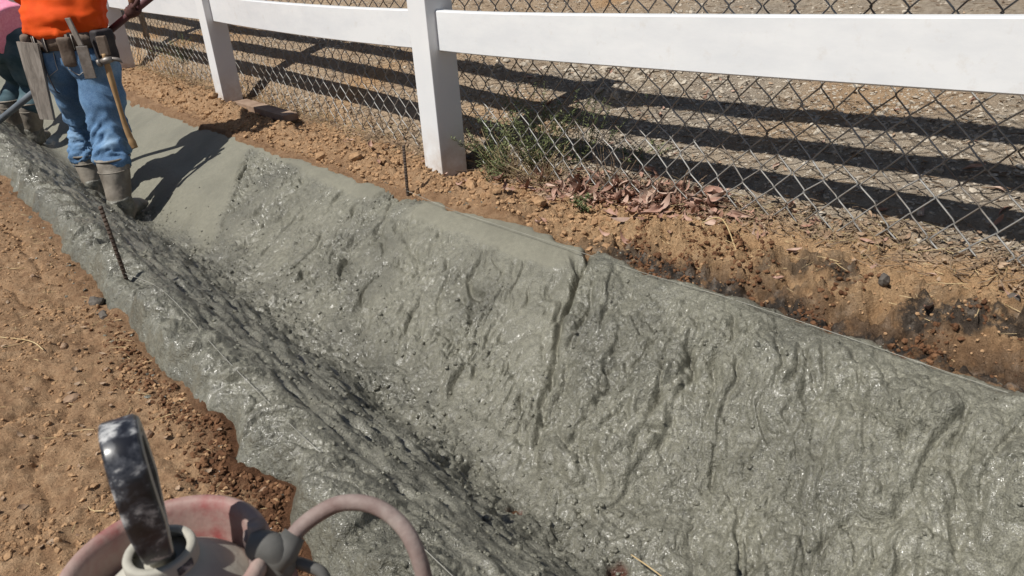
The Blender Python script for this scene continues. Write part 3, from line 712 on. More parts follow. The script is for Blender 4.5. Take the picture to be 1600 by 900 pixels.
scatter_sticks('fence_foot_litter', pick(2300, region(0, 7.5, 1.75, 2.4, lambda s, t: dmid(s, t)*np.clip(2.5/(s+.4), .3, 1))), .02, .13, .0014, M_TWIG, 'tangle of fine twigs and dead grass along the foot of the wire mesh', 'litter', .01, .3)
scatter_sticks('fence_foot_straw', pick(900, region(0, 7.5, 1.75, 2.4, dmid)), .02, .15, .0011, M_DRYG, 'pale dead grass blades along the foot of the wire mesh', 'litter', .012, .35)
scatter_sticks('yard_litter', pick(2600, region(0, 6, 1.95, 4.2, lambda s, t: np.clip(2.6/(s+t-1), .1, 1))), .02, .11, .0016, M_TWIG, 'twigs and chips strewn over the yard ground', 'litter', .004, .1)
scatter_sticks('bank_straw', pick(170, region(.1, 2.0, 1.58, 1.92)), .01, .09, .001, M_STRAW, 'thin straw lying on the tan bank', 'straw', .003, .1)
def flakes(name, st, mat, label, cat, lmin, lmax, lift=.004, tilt=.3):
    v = []; f = []; z = zdirt(st[:, 0], st[:, 1])
    for (s_, t_), zz in zip(st, z):
        x = leaf_mesh(rnd.uniform(lmin, lmax), rnd.uniform(.003, .008), rnd.uniform(0, .3), rnd.uniform(-1, 1), 3, rnd.uniform(-.2, .6))
        a = rnd.uniform(0, 6.28); m_ = Matrix.Rotation(a, 4, 'Z') @ Matrix.Rotation(rnd.gauss(0, tilt), 4, 'X') @ Matrix.Rotation(rnd.gauss(0, tilt), 4, 'Y'); p = W(s_, t_, zz+lift)
        k_ = len(v); v += [p+m_ @ q_ for q_ in x[0]]; f += [tuple(e+k_ for e in w) for w in x[1]]
    return tag(link(name, mesh_py(name, v, f), mat), label, cat, kind='stuff')
flakes('leaf_litter', pick(1500, region(.3, 7, 1.7, 2.5, lambda s, t: dmid(s, t)*(.3+.7*bump(s, 1.9, .9)))), M_LEAFP, 'crumbled dry leaf litter along the foot of the wire mesh', 'litter', .010, .034, .008, .5)
M_LEAFR = simple('red_litter', (.20, .095, .065), (.46, .29, .215), 30, .7, .2)
flakes('red_leaf_litter', pick(900, region(1.0, 2.3, 1.72, 2.05, lambda s, t: bump(t, 1.87, .07)*bump(s, 1.72, .32))), M_LEAFR, 'broken reddish leaf scraps heaped under the wire mesh', 'litter', .014, .045, .012, .6)
flakes('yard_leaf_litter', pick(1300, region(.1, 6, 1.95, 4.2, lambda s, t: np.clip(2.4/(s+t-1), .1, 1))), M_LEAFP, 'leaf scraps over the yard ground', 'litter', .008, .026)
flakes('dirt_chips', pick(150, region(.6, 3.2, -.3, .34, lambda s, t: notc(s, t))), M_LEAFP, 'small wood chips on the brown dirt bank', 'chips', .006, .022)

def twig(pts, r, label):
    v, f = tube(smooth_path(pts, 5), r, 6); return tag(link('twig', mesh_py('twig', v, f), M_STRAW), label, 'twig')
gz_ = lambda s, t, o=.006: W(s, t, float(zdirt(np.array([s]), np.array([t]))[0])+o)
twig([gz_(.42, 1.85, .02), gz_(.37, 1.77), gz_(.36, 1.70), gz_(.32, 1.63)], .0022, 'bent straw coloured stalk on the bank under the wire mesh')
twig([gz_(1.28, 1.70, .01), gz_(1.2, 1.69, .02), gz_(1.1, 1.64)], .0018, 'arched pale stalk lying on the tan bank')
twig([gz_(2.36, .02), gz_(2.25, .10), gz_(2.17, .12)], .0016, 'long thin straw stalk on the brown dirt bank')
twig([W(.62, .83, -.17), W(.70, .85, -.185), W(.78, .86, -.20)], .0014, 'thin stalk stuck in the wet floor beside the small hole')

# wooden offcut by the second post
a = gz_(4.88, 1.74, .03); b = gz_(4.13, 1.735, .035)
d = (b-a); e = Vector((-d.y, d.x, 0)).normalized()
v, f = box((a+b)/2, d/2, e*.045, Vector((0, 0, .019)), .003)
tag(link('wood_board', mesh_py('wood_board', v, f, False), M_WOOD), 'weathered brown board offcut lying at the foot of a white post', 'board')

# ------------------------------------------------------------------ weeds by the fence
def weed(s, t, n, hgt, spread, mat, label, leafy=True, cat='weed'):
    root = empty('weed', gz_(s, t, 0)); base_ = root.location.copy()
    sv = []; sf = []; lv = []; lf_ = []
    for i in range(n):
        a = rnd.uniform(0, 6.28); r_ = rnd.uniform(0, spread*.25); lean = rnd.uniform(.15, 1.0)*spread
        p0 = base_+Vector((math.cos(a)*r_, math.sin(a)*r_, -.01)); hh = hgt*rnd.uniform(.45, 1.); b_ = rnd.uniform(0, 6.28)
        p2 = p0+Vector((math.cos(a)*lean, math.sin(a)*lean, hh)); p1 = p0.lerp(p2, .5)+Vector((math.cos(b_)*.02, math.sin(b_)*.02, hh*.12))
        path = smooth_path([p0, p1, p2], 6)
        x = tube(path, [.0016*(1-.6*j/(len(path)-1)) for j in range(len(path))], 4); k_ = len(sv); sv += x[0]; sf += [tuple(q_+k_ for q_ in w) for w in x[1]]
        if leafy:
            for j, pp in enumerate(path[2:]):
                for _ in range(3):
                    ln = rnd.uniform(.008, .02); aa = rnd.uniform(0, 6.28); dr = Vector((math.cos(aa), math.sin(aa), rnd.uniform(-.2, .9))).normalized(); sd = dr.cross(Vector((0, 0, 1))).normalized()*ln*.16
                    up_ = sd.cross(dr).normalized()*ln*.1
                    k_ = len(lv); lv += [pp, pp+dr*ln*.5+sd+up_, pp+dr*ln, pp+dr*ln*.5-sd+up_]; lf_ += [(k_, k_+1, k_+2), (k_, k_+2, k_+3)]
    link('stem', mesh_py('stem', sv, sf), mat, root)
    if lv: link('foliage', mesh_py('foliage', lv, lf_), mat, root)
    return tag(root, label, cat)
weed(2.50, 1.90, 30, .25, .17, M_GREEN, 'low green weed tuft just behind the white post')
weed(2.42, 1.83, 18, .11, .10, M_GREEN, 'short bright weed at the foot of the white post')
weed(2.28, 1.95, 36, .32, .22, M_GREEN, 'taller sprawling green weed growing through the wire mesh')
weed(2.4, 2.15, 14, .14, .2, M_GREEN, 'loose green weed on the yard side of the wire mesh')
weed(1.85, 2.1, 10, .07, .12, M_GREEN, 'small flat green weed among the yard leaves')
weed(1.80, 1.76, 8, .07, .06, M_GREEN, 'tiny green sprig among the leaf litter')
weed(2.15, 1.90, 22, .17, .18, M_DRYG, 'dry straw coloured weed tangled in the wire mesh', False)
weed(1.85, 1.93, 16, .22, .16, M_TWIG, 'leafless brown brush leaning through the wire mesh', False)
weed(1.55, 1.93, 12, .14, .14, M_TWIG, 'low bare brush over the reddish leaf litter', False)
weed(2.36, 1.88, 26, .20, .2, M_DRYG, 'scruffy dead grass clump between the white post and leaf litter', False)
weed(2.12, 2.02, 20, .26, .24, M_GREEN, 'wispy green weed leaning on the wire mesh above the leaf litter')
weed(2.2, 1.86, 18, .16, .18, M_TWIG, 'dry brown twiggy brush beside the weed at the post', False)
weed(6.7, 2.0, 26, .22, .3, M_GREEN, 'green bush behind the wire mesh beside the far post')
weed(6.3, 1.80, 10, .26, .25, M_DRYG, 'dead stalks sticking out by the far post', False)

# ------------------------------------------------------------------ people
def loft(rings, n=18):
    """rings: (centre, rx, ry, lateral axis, depth axis)"""
    v = []; f = []
    for c_, rx, ry, ex, ey in rings:
        for j in range(n):
            a = 2*math.pi*j/n; v.append(Vector(c_)+ex*math.cos(a)*rx+ey*math.sin(a)*ry)
    for i in range(len(rings)-1):
        for j in range(n): f.append((i*n+j, i*n+(j+1) % n, (i+1)*n+(j+1) % n, (i+1)*n+j))
    f.append(tuple(reversed(range(n)))); f.append(tuple((len(rings)-1)*n+j for j in range(n)))
    return v, f
def limb(pts, radii, n=16, sub=6):
    P = smooth_path(pts, sub); rr = np.interp(np.linspace(0, len(pts)-1, len(P)), range(len(pts)), radii)
    ends = [P[0]+(P[0]-P[1]).normalized()*rr[0]*.5]; re = [rr[0]*.6]
    ende = P[-1]+(P[-1]-P[-2]).normalized()*rr[-1]*.5
    return tube(ends+P+[ende], re+list(rr)+[rr[-1]*.6], n)
def blob(c_, rx, ry, rz, n=12):
    v = []; f = []
    for i in range(1, n):
        ph = math.pi*i/n
        for j in range(16):
            a = 2*math.pi*j/16; v.append(Vector(c_)+Vector((rx*math.sin(ph)*math.cos(a), ry*math.sin(ph)*math.sin(a), rz*math.cos(ph))))
    for i in range(n-2):
        for j in range(16): f.append((i*16+j, (i+1)*16+j, (i+1)*16+(j+1) % 16, i*16+(j+1) % 16))
    f.append(tuple(range(16))); f.append(tuple(reversed([(n-2)*16+j for j in range(16)])))
    return v, f
def organic(name, parts, voxel, mat, parent, smooth=6, disp=None):
    """weld overlapping lofts into one continuous skin"""
    v, f = join(*parts); me = mesh_py('tmp', v, f)
    o = bpy.data.objects.new('tmp', me); COL.objects.link(o)
    r = o.modifiers.new('r', 'REMESH'); r.mode = 'VOXEL'; r.voxel_size = voxel
    q_ = o.modifiers.new('s', 'SMOOTH'); q_.factor = .6; q_.iterations = smooth
    dg = bpy.context.evaluated_depsgraph_get(); dg.update()
    out = bpy.data.meshes.new_from_object(o.evaluated_get(dg)); out.name = name
    bpy.data.objects.remove(o); bpy.data.meshes.remove(me)
    nv = len(out.vertices); co = np.zeros(nv*3, np.float32); out.vertices.foreach_get('co', co); co = co.reshape(-1, 3)
    no = np.zeros(nv*3, np.float32); out.vertex_normals.foreach_get('vector', no); no = no.reshape(-1, 3)
    if disp is not None:
        co = co+no*disp(co[:, 0], co[:, 1], co[:, 2])[:, None]; out.vertices.foreach_set('co', co.ravel())
    out.update(); out.polygons.foreach_set('use_smooth', np.full(len(out.polygons), True))
    out.materials.clear(); return link(name, out, mat, parent)
X3 = Vector((1, 0, 0)); Y3 = Vector((0, 1, 0))
def rot(ang): return Vector((math.cos(ang), math.sin(ang), 0)), Vector((-math.sin(ang), math.cos(ang), 0))
def hand(parent, wrist, palm, grip_dir, mat, name='glove'):
    """closed hand round a bar: grip_dir is the bar direction"""
    g = grip_dir.normalized(); d = (palm-wrist).normalized(); nrm = g.cross(d).normalized(); d = nrm.cross(g).normalized()
    parts = [loft([(wrist, .027, .021, g, nrm), (wrist.lerp(palm, .5), .036, .018, g, nrm), (palm, .042, .016, g, nrm), (palm+d*.016, .04, .014, g, nrm)], 12)]
    for i, ln in enumerate((.9, 1., .95, .78)):
        b_ = palm+g*(-.030+.02*i)+d*.012
        k = ln
        parts.append(limb([b_, b_+d*.030*k+nrm*.006, b_+d*.036*k+nrm*.034*k, b_+d*.012*k+nrm*.046*k, b_-d*.010+nrm*.036*k], [.0105, .0105, .0095, .009, .008], 8, 3))
    b_ = wrist.lerp(palm, .45)-g*.03
    parts.append(limb([b_, b_-g*.018+d*.018+nrm*.014, b_-g*.004+d*.04+nrm*.036, b_+g*.016+d*.044+nrm*.044], [.013, .012, .0105, .009], 8, 3))
    return organic(name, parts, .005, mat, parent, 2)
def boot(parent, sole, top, fwd, r=.062):
    """rubber boot: foot, shaft and rolled top band"""
    fw = fwd.normalized(); sd = fw.cross(z3)
    ank = sole+z3*.085
    P = [loft([(top, r*1.12, r*1.18, sd, fw), (top.lerp(ank, .3), r*1.08, r*1.12, sd, fw), (top.lerp(ank, .65), r*.92, r*.98, sd, fw), (ank, r*.72, r*.92, sd, fw), (sole+z3*.02, r*.7, r*.95, sd, fw), (sole, r*.66, r*.9, sd, fw)], 20),
         loft([(sole-fw*.06+z3*.035, r*.55, .035, sd, z3), (sole+z3*.045, r*.66, .045, sd, z3), (sole+fw*.07+z3*.04, r*.7, .04, sd, z3), (sole+fw*.15+z3*.032, r*.72, .032, sd, z3), (sole+fw*.185+z3*.024, r*.5, .02, sd, z3)], 16)]
    b_ = organic('boot', P, .008, M_BOOT, parent, 4, lambda x, y, z: .004*perlin(x*9, y*9, z*16)+.0025*perlin(x*20, y*20, z*30))
    d = (top-ank)
    ring = lambda k, rr, w: tube([top-d*k+(sd*math.cos(a)*rr*1.03+fw*math.sin(a)*rr*1.09) for a in [2*math.pi*j/28 for j in range(28)]], w, 6, closed=True)
    link('seam_line', mesh_py('seam_line', *ring(.27, r*1.06, .003)), M_THREAD if False else M_BOOT, b_)
    link('top_band', mesh_py('top_band', *ring(.02, r*1.1, .006)), M_BOOT, b_)
    P = [loft([(sole+z3*.12, r*.83, r*.97, sd, fw), (sole+z3*.07, r*.82, r*1.02, sd, fw), (sole+z3*.01, r*.78, r*1.0, sd, fw)], 18), loft([(sole-fw*.055+z3*.035, r*.6, .04, sd, z3), (sole+fw*.1+z3*.036, r*.75, .042, sd, z3), (sole+fw*.17+z3*.026, r*.55, .028, sd, z3)], 14)]
    link('cement_coat', organic('cement_coat', P, .009, M_MUD, None, 2, lambda x, y, z: .009*perlin(x*25, y*25, z*25)-.001).data, M_MUD, b_)
    return b_
def clean_tmp():
    for o in [o for o in COL.objects if o.name.startswith('cement_coat') and o.parent is None]: bpy.data.objects.remove(o)

# --- worker with the orange shirt, seen from behind
person = empty('person', (-2.08, 3.9, -.27))
tag(person, 'worker in orange shirt and blue jeans standing in the wet ditch, back turned', 'person')
ex, ey = rot(math.radians(-5))
fR, fL = Vector((-1.925, 3.71, -.285)), Vector((-2.235, 4.09, -.285))
bR, bL = Vector((-1.945, 3.80, -.005)), Vector((-2.262, 4.15, -.06))
kR, kL = Vector((-1.965, 3.88, .13)), Vector((-2.235, 4.20, .10))
hR, hL = Vector((-1.985, 3.99, .44)), Vector((-2.165, 4.01, .44))
pc = Vector((-2.078, 4.0, .50)); bc = Vector((-2.078, 4.01, .575)); ch = Vector((-2.07, 4.06, .90)); nk = Vector((-2.065, 4.09, 1.07)); hd = Vector((-2.06, 4.12, 1.21))
shR = ch+ex*.19+z3*.09; shL = ch-ex*.19+z3*.09
haR = Vector((-1.735, 4.005, .690)); elR = Vector((-1.70, 4.02, .90)); wrR = Vector((-1.722, 4.00, .745))
poleA = Vector((-1.45, 3.86, .812)); poleB = Vector((-2.766, 4.5, .166)); pdir = (poleB-poleA).normalized()
tL_ = ((haR-poleA).dot(pdir))
haL = poleA+pdir*.62; wrL = haL+Vector((-.03, -.02, .06)); elL = Vector((-2.33, 4.16, .78))
torso = loft([(pc-z3*.02, .155, .105, ex, ey), (bc, .165, .11, ex, ey), (bc.lerp(ch, .4), .165, .11, ex, ey), (ch, .185, .115, ex, ey), (ch+z3*.09, .17, .095, ex, ey), (ch+z3*.14, .08, .06, ex, ey)])
head = [blob(hd, .073, .088, .108), blob(hd+ey*.09-z3*.012, .014, .02, .02), blob(hd+ex*.074-z3*.01, .012, .022, .03), blob(hd-ex*.074-z3*.01, .012, .022, .03), limb([nk-z3*.06, nk+z3*.05], [.055, .05], 14), blob(hd+ey*.05-z3*.06, .045, .045, .045)]
body = organic('body', [torso, limb([hR, kR, bR, fR+z3*.08, fR+z3*.03+Vector((.02, .1, 0))], [.075, .052, .048, .035, .03]), limb([hL, kL, bL, fL+z3*.08, fL+z3*.03+Vector((.0, .1, 0))], [.075, .052, .048, .035, .03]),
    limb([shR, elR, wrR, haR+z3*.02], [.05, .038, .026, .026]), limb([shL, elL, wrL, haL], [.05, .038, .026, .026])]+head, .012, M_SKIN, person)
hair = organic('hair', [blob(hd+z3*.02-ey*.012, .08, .09, .10)], .012, M_HAIR, person)
hat = link('hat', mesh_py('hat', *join(lathe([(.0, .16), (.05, .155), (.082, .12), (.088, .06), (.10, .052), (.165, .035), (.168, .042), (.10, .06)], 28, hd-z3*.01))), M_HAT, person)
def denim_fold(x, y, z):
    th = np.arctan2(y-np.where(x > -2.1, 3.87, 4.1), x-np.where(x > -2.1, -1.96, -2.22))
    lo = sst(.30, .03, z)
    f_ = ridge(z*17+1.3*np.sin(th*1.5)+x*3, th*.7, y*2, 2)
    f2 = perlin(x*9, y*9, z*20); f3 = perlin(x*6+z*7, y*6, z*9)
    return lo*(.020*f_-.011+.008*f2)+.011*f3+.007*ridge(x*5+z*6, y*4, z*4-x*5, 2)-.004+.0045*f2*sst(.1, .35, z)+.004*perlin(x*16+z*16, y*16, z*13)
jeans = organic('jeans', [loft([(pc-z3*.05, .165, .125, ex, ey), (pc+z3*.01, .178, .13, ex, ey), (pc+z3*.09, .178, .122, ex, ey), (pc+z3*.105, .175, .12, ex, ey)]),
    blob(pc+ex*.078-ey*.048-z3*.04, .095, .095, .105), blob(pc-ex*.078-ey*.048-z3*.04, .095, .095, .105),
    limb([hR, kR.lerp(hR, .45), kR, bR.lerp(kR, .35), bR-z3*.012], [.107, .098, .083, .08, .083], 18), limb([hL, kL.lerp(hL, .45), kL, bL.lerp(kL, .35), bL-z3*.012], [.107, .095, .08, .076, .079], 18)], .0095, M_DENIM, person, 4, denim_fold)
# back pockets follow the seat
for sgn in (-1, 1):
    v = []; f = []; cpt = pc+ex*.078*sgn-z3*.03
    prof_ = [(-.05, .05), (.05, .05), (.05, -.03), (.0, -.062), (-.05, -.03)]
    N = 7
    for i in range(N):
        for j in range(N):
            a = -.05+.1*i/(N-1); zz = .05-(.08+.03*(1-abs(a)/.05))*j/(N-1)
            dy = -.136-.012*(1-(a/.05)**2)+.35*max(0., zz+.01)*.4+.1*max(0, -zz)
            v.append(cpt+ex*a+z3*zz+ey*(dy+.003))
    for i in range(N-1):
        for j in range(N-1): f.append((i*N+j, i*N+j+1, (i+1)*N+j+1, (i+1)*N+j))
    pk = link('back_pocket', mesh_py('back_pocket', v, f), M_DENIM, jeans)
    edge = [v[i*N+N-1]-ey*.002 for i in range(N)]; edge = [v[j]-ey*.002 for j in range(N)]+edge[1:]+[v[(N-1)*N+j]-ey*.002 for j in range(N-2, -1, -1)]
    link('stitching', mesh_py('stitching', *tube(edge, .0016, 4)), M_THREAD, pk)
def shirt_fold(x, y, z):
    lo = sst(.78, .60, z)
    return .014*perlin(x*10+z*6, y*10, z*7)+.013*ridge(x*5+z*5, y*4, z*6-x*3, 2)-.004+lo*(.012*ridge(x*5+y*3, z*17, y*4, 2)-.003)-.004+.004*perlin(x*22+z*9, y*20, z*18)+.003
shirt = organic('shirt', [loft([(bc+z3*.012, .178, .135, ex, ey), (bc+z3*.03, .193, .15, ex, ey), (bc+z3*.10, .192, .148, ex, ey), (ch-z3*.1, .195, .14, ex, ey), (ch, .20, .135, ex, ey), (ch+z3*.09, .19, .11, ex, ey), (ch+z3*.15, .085, .07, ex, ey)]),
    limb([shR-ex*.03, elR, wrR+z3*.02], [.075, .06, .042]), limb([shL+ex*.03, elL, wrL.lerp(elL, .15)], [.075, .06, .043])], .011, M_ORANGE, person, 4, shirt_fold)
boot(person, fR, bR+z3*.02, Vector((.12, 1, 0)), .068); boot(person, fL, bL+z3*.02, Vector((-.1, 1, 0)), .064)
hand(person, wrR, haR+z3*.006, pdir, M_GLOVE); hand(person, wrL, haL+z3*.01, pdir, M_GLOVE)
# tool belt
def ellipse(c_, rx, ry, z, a): return c_+ex*math.cos(a)*rx+ey*math.sin(a)*ry+z3*z
v = []; f = []; N = 48
for i in range(N):
    a = 2*math.pi*i/N
    for rr, zz in ((0, -.034), (.006, -.036), (.008, .0), (.006, .036), (0, .034)):
        v.append(ellipse(Vector((pc.x, pc.y, bc.z)), .184+rr, .133+rr, zz-.012, a))
for i in range(N):
    for j in range(5): f.append((i*5+j, ((i+1) % N)*5+j, ((i+1) % N)*5+(j+1) % 5, i*5+(j+1) % 5))
belt = link('tool_belt', mesh_py('tool_belt', v, f), M_LEATHER, person)
cb = Vector((pc.x, pc.y, bc.z))
for a in (-2.15, -1.82, -1.15):
    p = ellipse(cb, .196, .145, -.012, a); tn = Vector((-math.sin(a)*ex.x*.196, 0, 0)); tn = (ellipse(cb, .196, .145, 0, a+.02)-ellipse(cb, .196, .145, 0, a-.02)).normalized(); nn = tn.cross(z3)
    lp = link('belt_loop', mesh_py('belt_loop', *box(p, tn*.010, nn*.004, z3*.042, .002), smooth=False), M_DARKL, belt)
    link('stitching', mesh_py('stitching', *tube([p+tn*.007+nn*.005-z3*.036, p+tn*.007+nn*.005+z3*.036], .002, 4)), M_THREAD, lp)
def pouch(a, w, h_, dz, dp, mat):
    p = ellipse(cb, .19, .14, dz, a); tn = (ellipse(cb, .2, .15, 0, a+.02)-ellipse(cb, .2, .15, 0, a-.02)).normalized(); nn = tn.cross(z3)
    return link('pouch', organic('pouch_tmp', [box(p+nn*dp*.6, tn*w, nn*dp, z3*h_, .01)], .008, mat, None, 3, lambda x, y, z: .004*perlin(x*20, y*20, z*20)).data, mat, belt), p, tn, nn
pouch(-2.72, .055, .045, -.015, .022, M_LEATHER); pouch(-1.30, .034, .07, -.055, .014, M_LEATHER); pouch(-.35, .05, .075, -.045, .03, M_DARKL); pouch(-2.95, .04, .07, -.04, .02, M_DARKL)
for o in [o for o in COL.objects if o.name.startswith('pouch_tmp')]: bpy.data.objects.remove(o)
# loose cord over the seat
link('belt_cord', mesh_py('belt_cord', *tube(smooth_path([ellipse(cb, .2, .155, -.05, -1.95), ellipse(cb, .2, .175, -.13, -1.9), ellipse(cb, .19, .185, -.22, -1.78), ellipse(cb, .2, .175, -.24, -1.7)], 6), .0035, 6)), M_DARKL, belt)

def rod(name, pts, r, mat, parent=None, n=10): return link(name, mesh_py(name, *tube(pts, r, n)), mat, parent)
# pry tool tucked behind the belt
hk = empty('scraper_tool', (-1.975, 3.855, .55)); tag(hk, 'flat steel scraper with its handle standing up behind the tool belt', 'tool')
a, b = Vector((-1.985, 3.845, .672)), Vector((-1.955, 3.838, .545)); d = b-a
link('handle', mesh_py('handle', *box((a+b)/2, X3*.012, Y3*.007, d/2, .003), smooth=False), M_GREYWOOD, hk)
link('blade', mesh_py('blade', *box(b+Vector((.006, -.012, -.075)), X3*.027, Y3*.0035, z3*.075, .002), smooth=False), M_METAL, hk)
# hammer in a side loop
hm = empty('hammer', (-1.835, 3.83, .05)); tag(hm, 'framing hammer with long curved wooden handle hanging from the tool belt', 'hammer')
pth = smooth_path([(-1.872, 3.862, .50), (-1.868, 3.855, .42), (-1.862, 3.845, .30), (-1.855, 3.835, .17), (-1.842, 3.828, .09), (-1.830, 3.822, .045)], 5)
rod('handle', pth, [.011+.004*math.sin(i*.25)**2+(.004 if i > 20 else 0) for i in range(len(pth))], M_HANDLEW, hm)
link('head', mesh_py('head', *join(tube([Vector((-1.895, 3.845, .462)), Vector((-1.86, 3.85, .470)), Vector((-1.835, 3.855, .474))], [.014, .017, .012], 10), tube([Vector((-1.905, 3.843, .46)), Vector((-1.89, 3.846, .463))], .019, 12), tube(smooth_path([(-1.835, 3.855, .474), (-1.81, 3.858, .468), (-1.795, 3.86, .452)], 4), [.010]*5+[.008, .006, .004, .003], 8))), M_METAL, hm)
link('loop', mesh_py('loop', *box(Vector((-1.868, 3.868, .535)), X3*.022, Y3*.012, z3*.045, .005), smooth=False), M_LEATHER, hm)
# long grey hand float hanging at the other hip
fl = empty('darby_float', (-2.21, 3.82, .21)); tag(fl, 'long weathered grey wooden float board hanging at the hip of the orange shirted worker', 'float')
v = []; f = []
tl, tr_, bl, br = Vector((-2.26, 3.862, .582)), Vector((-2.160, 3.852, .568)), Vector((-2.240, 3.815, .222)), Vector((-2.172, 3.808, .214))
nn = (tr_-tl).cross(bl-tl).normalized()*.009; N = 12
outl = []
for j in range(N+1): k_ = j/N; outl.append((tl.lerp(bl, k_)-X3*.004*math.sin(math.pi*k_), tr_.lerp(br, k_)))
for a, b in outl: v += [a-nn, b-nn, b+nn, a+nn]
for j in range(N):
    for q_ in range(4): f.append((j*4+q_, j*4+(q_+1) % 4, j*4+4+(q_+1) % 4, j*4+4+q_))
f += [(3, 2, 1, 0), tuple(N*4+i for i in range(4))]
link('blade', mesh_py('blade', v, f, False), M_GREYWOOD, fl)
ht, hb = tl.lerp(tr_, .55).lerp(bl.lerp(br, .5), .15)+Vector((0, .035, 0)), tl.lerp(tr_, .55).lerp(bl.lerp(br, .5), .55)+Vector((0, .035, 0))
link('grip', mesh_py('grip', *tube(smooth_path([ht-Y3*.035, ht, hb, hb-Y3*.035], 5), .011, 8)), M_GREYWOOD, fl)
# long handled tool across his front
tp = empty('long_handled_rake', poleB+pdir*.9); tag(tp, 'long handled concrete rake held across the orange shirted worker, maroon pole with grey sleeve', 'rake')
rod('pole', [poleA, poleA.lerp(poleB, .55)], .0165, M_POLE, tp, 12)
end = poleB+pdir*.62
rod('sleeve', [poleA.lerp(poleB, .55), end], [.019, .0175], M_POLEG, tp, 12)
link('blade', mesh_py('blade', *box(end+pdir*.02-z3*.03, Vector((-pdir.y, pdir.x, 0)).normalized()*.22, Vector((pdir.x, pdir.y, 0)).normalized()*.004, z3*.05, .002), smooth=False), M_METAL, tp)

# --- second worker, bent over farther along
p2 = empty('person', (-3.3, 5.5, -.26)); tag(p2, 'bent over worker in pink shirt and dark jeans, grey boots in the concrete', 'person')
ex, ey = rot(math.radians(25))
fR, fL = Vector((-3.285, 5.47, -.265)), Vector((-3.50, 5.62, -.25))
bR, bL = Vector((-3.225, 5.44, .02)), Vector((-3.47, 5.62, .02)); kR, kL = Vector((-3.20, 5.50, .13)), Vector((-3.42, 5.72, .14)); hR, hL = Vector((-3.19, 5.42, .38)), Vector((-3.34, 5.50, .38))
pc = Vector((-3.265, 5.46, .43)); fw2 = (ey*.75-ex*.65).normalized(); sd2 = fw2.cross(z3)
def tor(k, rx, ry, up=0.): return (pc+fw2*k*.55+z3*(.10+k*.12+up), rx, ry, sd2, (z3*.9-fw2*.3).normalized())
tc = [tor(-.22, .16, .125, -.01), tor(0., .16, .125), tor(.3, .165, .12), tor(.6, .175, .12), tor(.9, .17, .11), tor(1.05, .09, .07)]
hd = pc+fw2*.72+z3*.26
shs = [pc+fw2*.5+z3*.16+sd2*.18*q_ for q_ in (-1, 1)]; els = [a-z3*.2+fw2*.06 for a in shs]; was = [a-z3*.2+fw2*.04 for a in els]
organic('body', [loft([(a, rx*.8, ry*.8, e1, e2) for a, rx, ry, e1, e2 in tc[1:]]), limb([hR, kR, bR, fR+z3*.05], [.075, .052, .048, .035]), limb([hL, kL, bL, fL+z3*.05], [.075, .052, .048, .035]), blob(hd, .08, .085, .105), blob(hd+fw2*.085-z3*.02, .016, .02, .018), blob(hd+sd2*.078, .013, .02, .028), blob(hd-sd2*.078, .013, .02, .028), limb([pc+fw2*.56+z3*.17, hd], [.055, .055])]+[limb([a, b, c_], [.05, .038, .027]) for a, b, c_ in zip(shs, els, was)], .013, M_SKIN, p2)
organic('hair', [blob(hd+z3*.02, .085, .09, .1)], .013, M_HAIR, p2)
organic('jeans', [loft([(pc-z3*.05, .165, .13, ex, ey), (pc+z3*.04, .175, .14, ex, ey), (pc+z3*.09+fw2*.02, .17, .135, ex, ey)]), blob(pc+ex*.075-ey*.05-z3*.02, .095, .1, .11), blob(pc-ex*.075-ey*.05-z3*.02, .095, .1, .11),
    limb([hR, kR.lerp(hR, .45), kR, bR-z3*.02], [.107, .1, .085, .085]), limb([hL, kL.lerp(hL, .45), kL, bL-z3*.02], [.107, .098, .083, .083])], .012, M_DDENIM, p2, 4, lambda x, y, z: .007*perlin(x*8, y*8, z*18)+sst(.25, .05, z)*.008*ridge(z*13, x*3, y*3, 2))
organic('shirt', [loft([(a+z3*.005, rx*1.28, ry*1.32, e1, e2) for a, rx, ry, e1, e2 in tc])]+[limb([a-fw2*.0, a.lerp(b, .85)], [.075, .062]) for a, b in zip(shs, els)], .013, M_PINK, p2, 4, lambda x, y, z: .004+.005*perlin(x*12, y*12, z*12))
boot(p2, fR, bR+z3*.01, Vector((-.2, 1, 0)), .07); boot(p2, fL, bL+z3*.01, Vector((-.5, 1, 0)), .068)
for a, b in zip(els, was): hand(p2, b, b+(b-a).normalized()*.06, sd2, M_GLOVE)
clean_tmp()

# ------------------------------------------------------------------ pump sprayer in the foreground
cx, cy, cz = -.376, .601, .365
C0 = Vector((cx, cy, 0))
spr = empty('pump_sprayer', (cx, cy, float(zdirt(np.array([C0.x*U2[0]+C0.y*U2[1]]), np.array([C0.x*V2[0]+C0.y*V2[1]]))[0])))
tag(spr, 'dusty red pump sprayer with black handle standing on the dirt', 'sprayer')
gb = spr.location.z
link('tank', mesh_py('tank', *lathe([(0, gb), (.085, gb), (.092, gb+.012), (.092, .20), (.088, .235), (.07, .262), (.045, .275), (.0, .277)], 44, C0)), M_RED, spr)
link('funnel_collar', mesh_py('funnel_collar', *lathe([(r_*.95, z_) for r_, z_ in [(.072, .262), (.086, .285), (.098, .315), (.104, .345), (.107, .358), (.111, .366), (.1125, .372), (.111, .378), (.105, .382), (.097, .379), (.0935, .370), (.092, .350), (.086, .320), (.074, .292), (.055, .276)]], 56, C0)), M_RED, spr)
cap = link('pump_cap', mesh_py('pump_cap', *lathe([(.084, .290), (.088, .318), (.086, .329), (.074, .344), (.056, .361), (.042, .375), (.033, .383), (.0, .385)], 44, C0)), M_GREYP, spr)
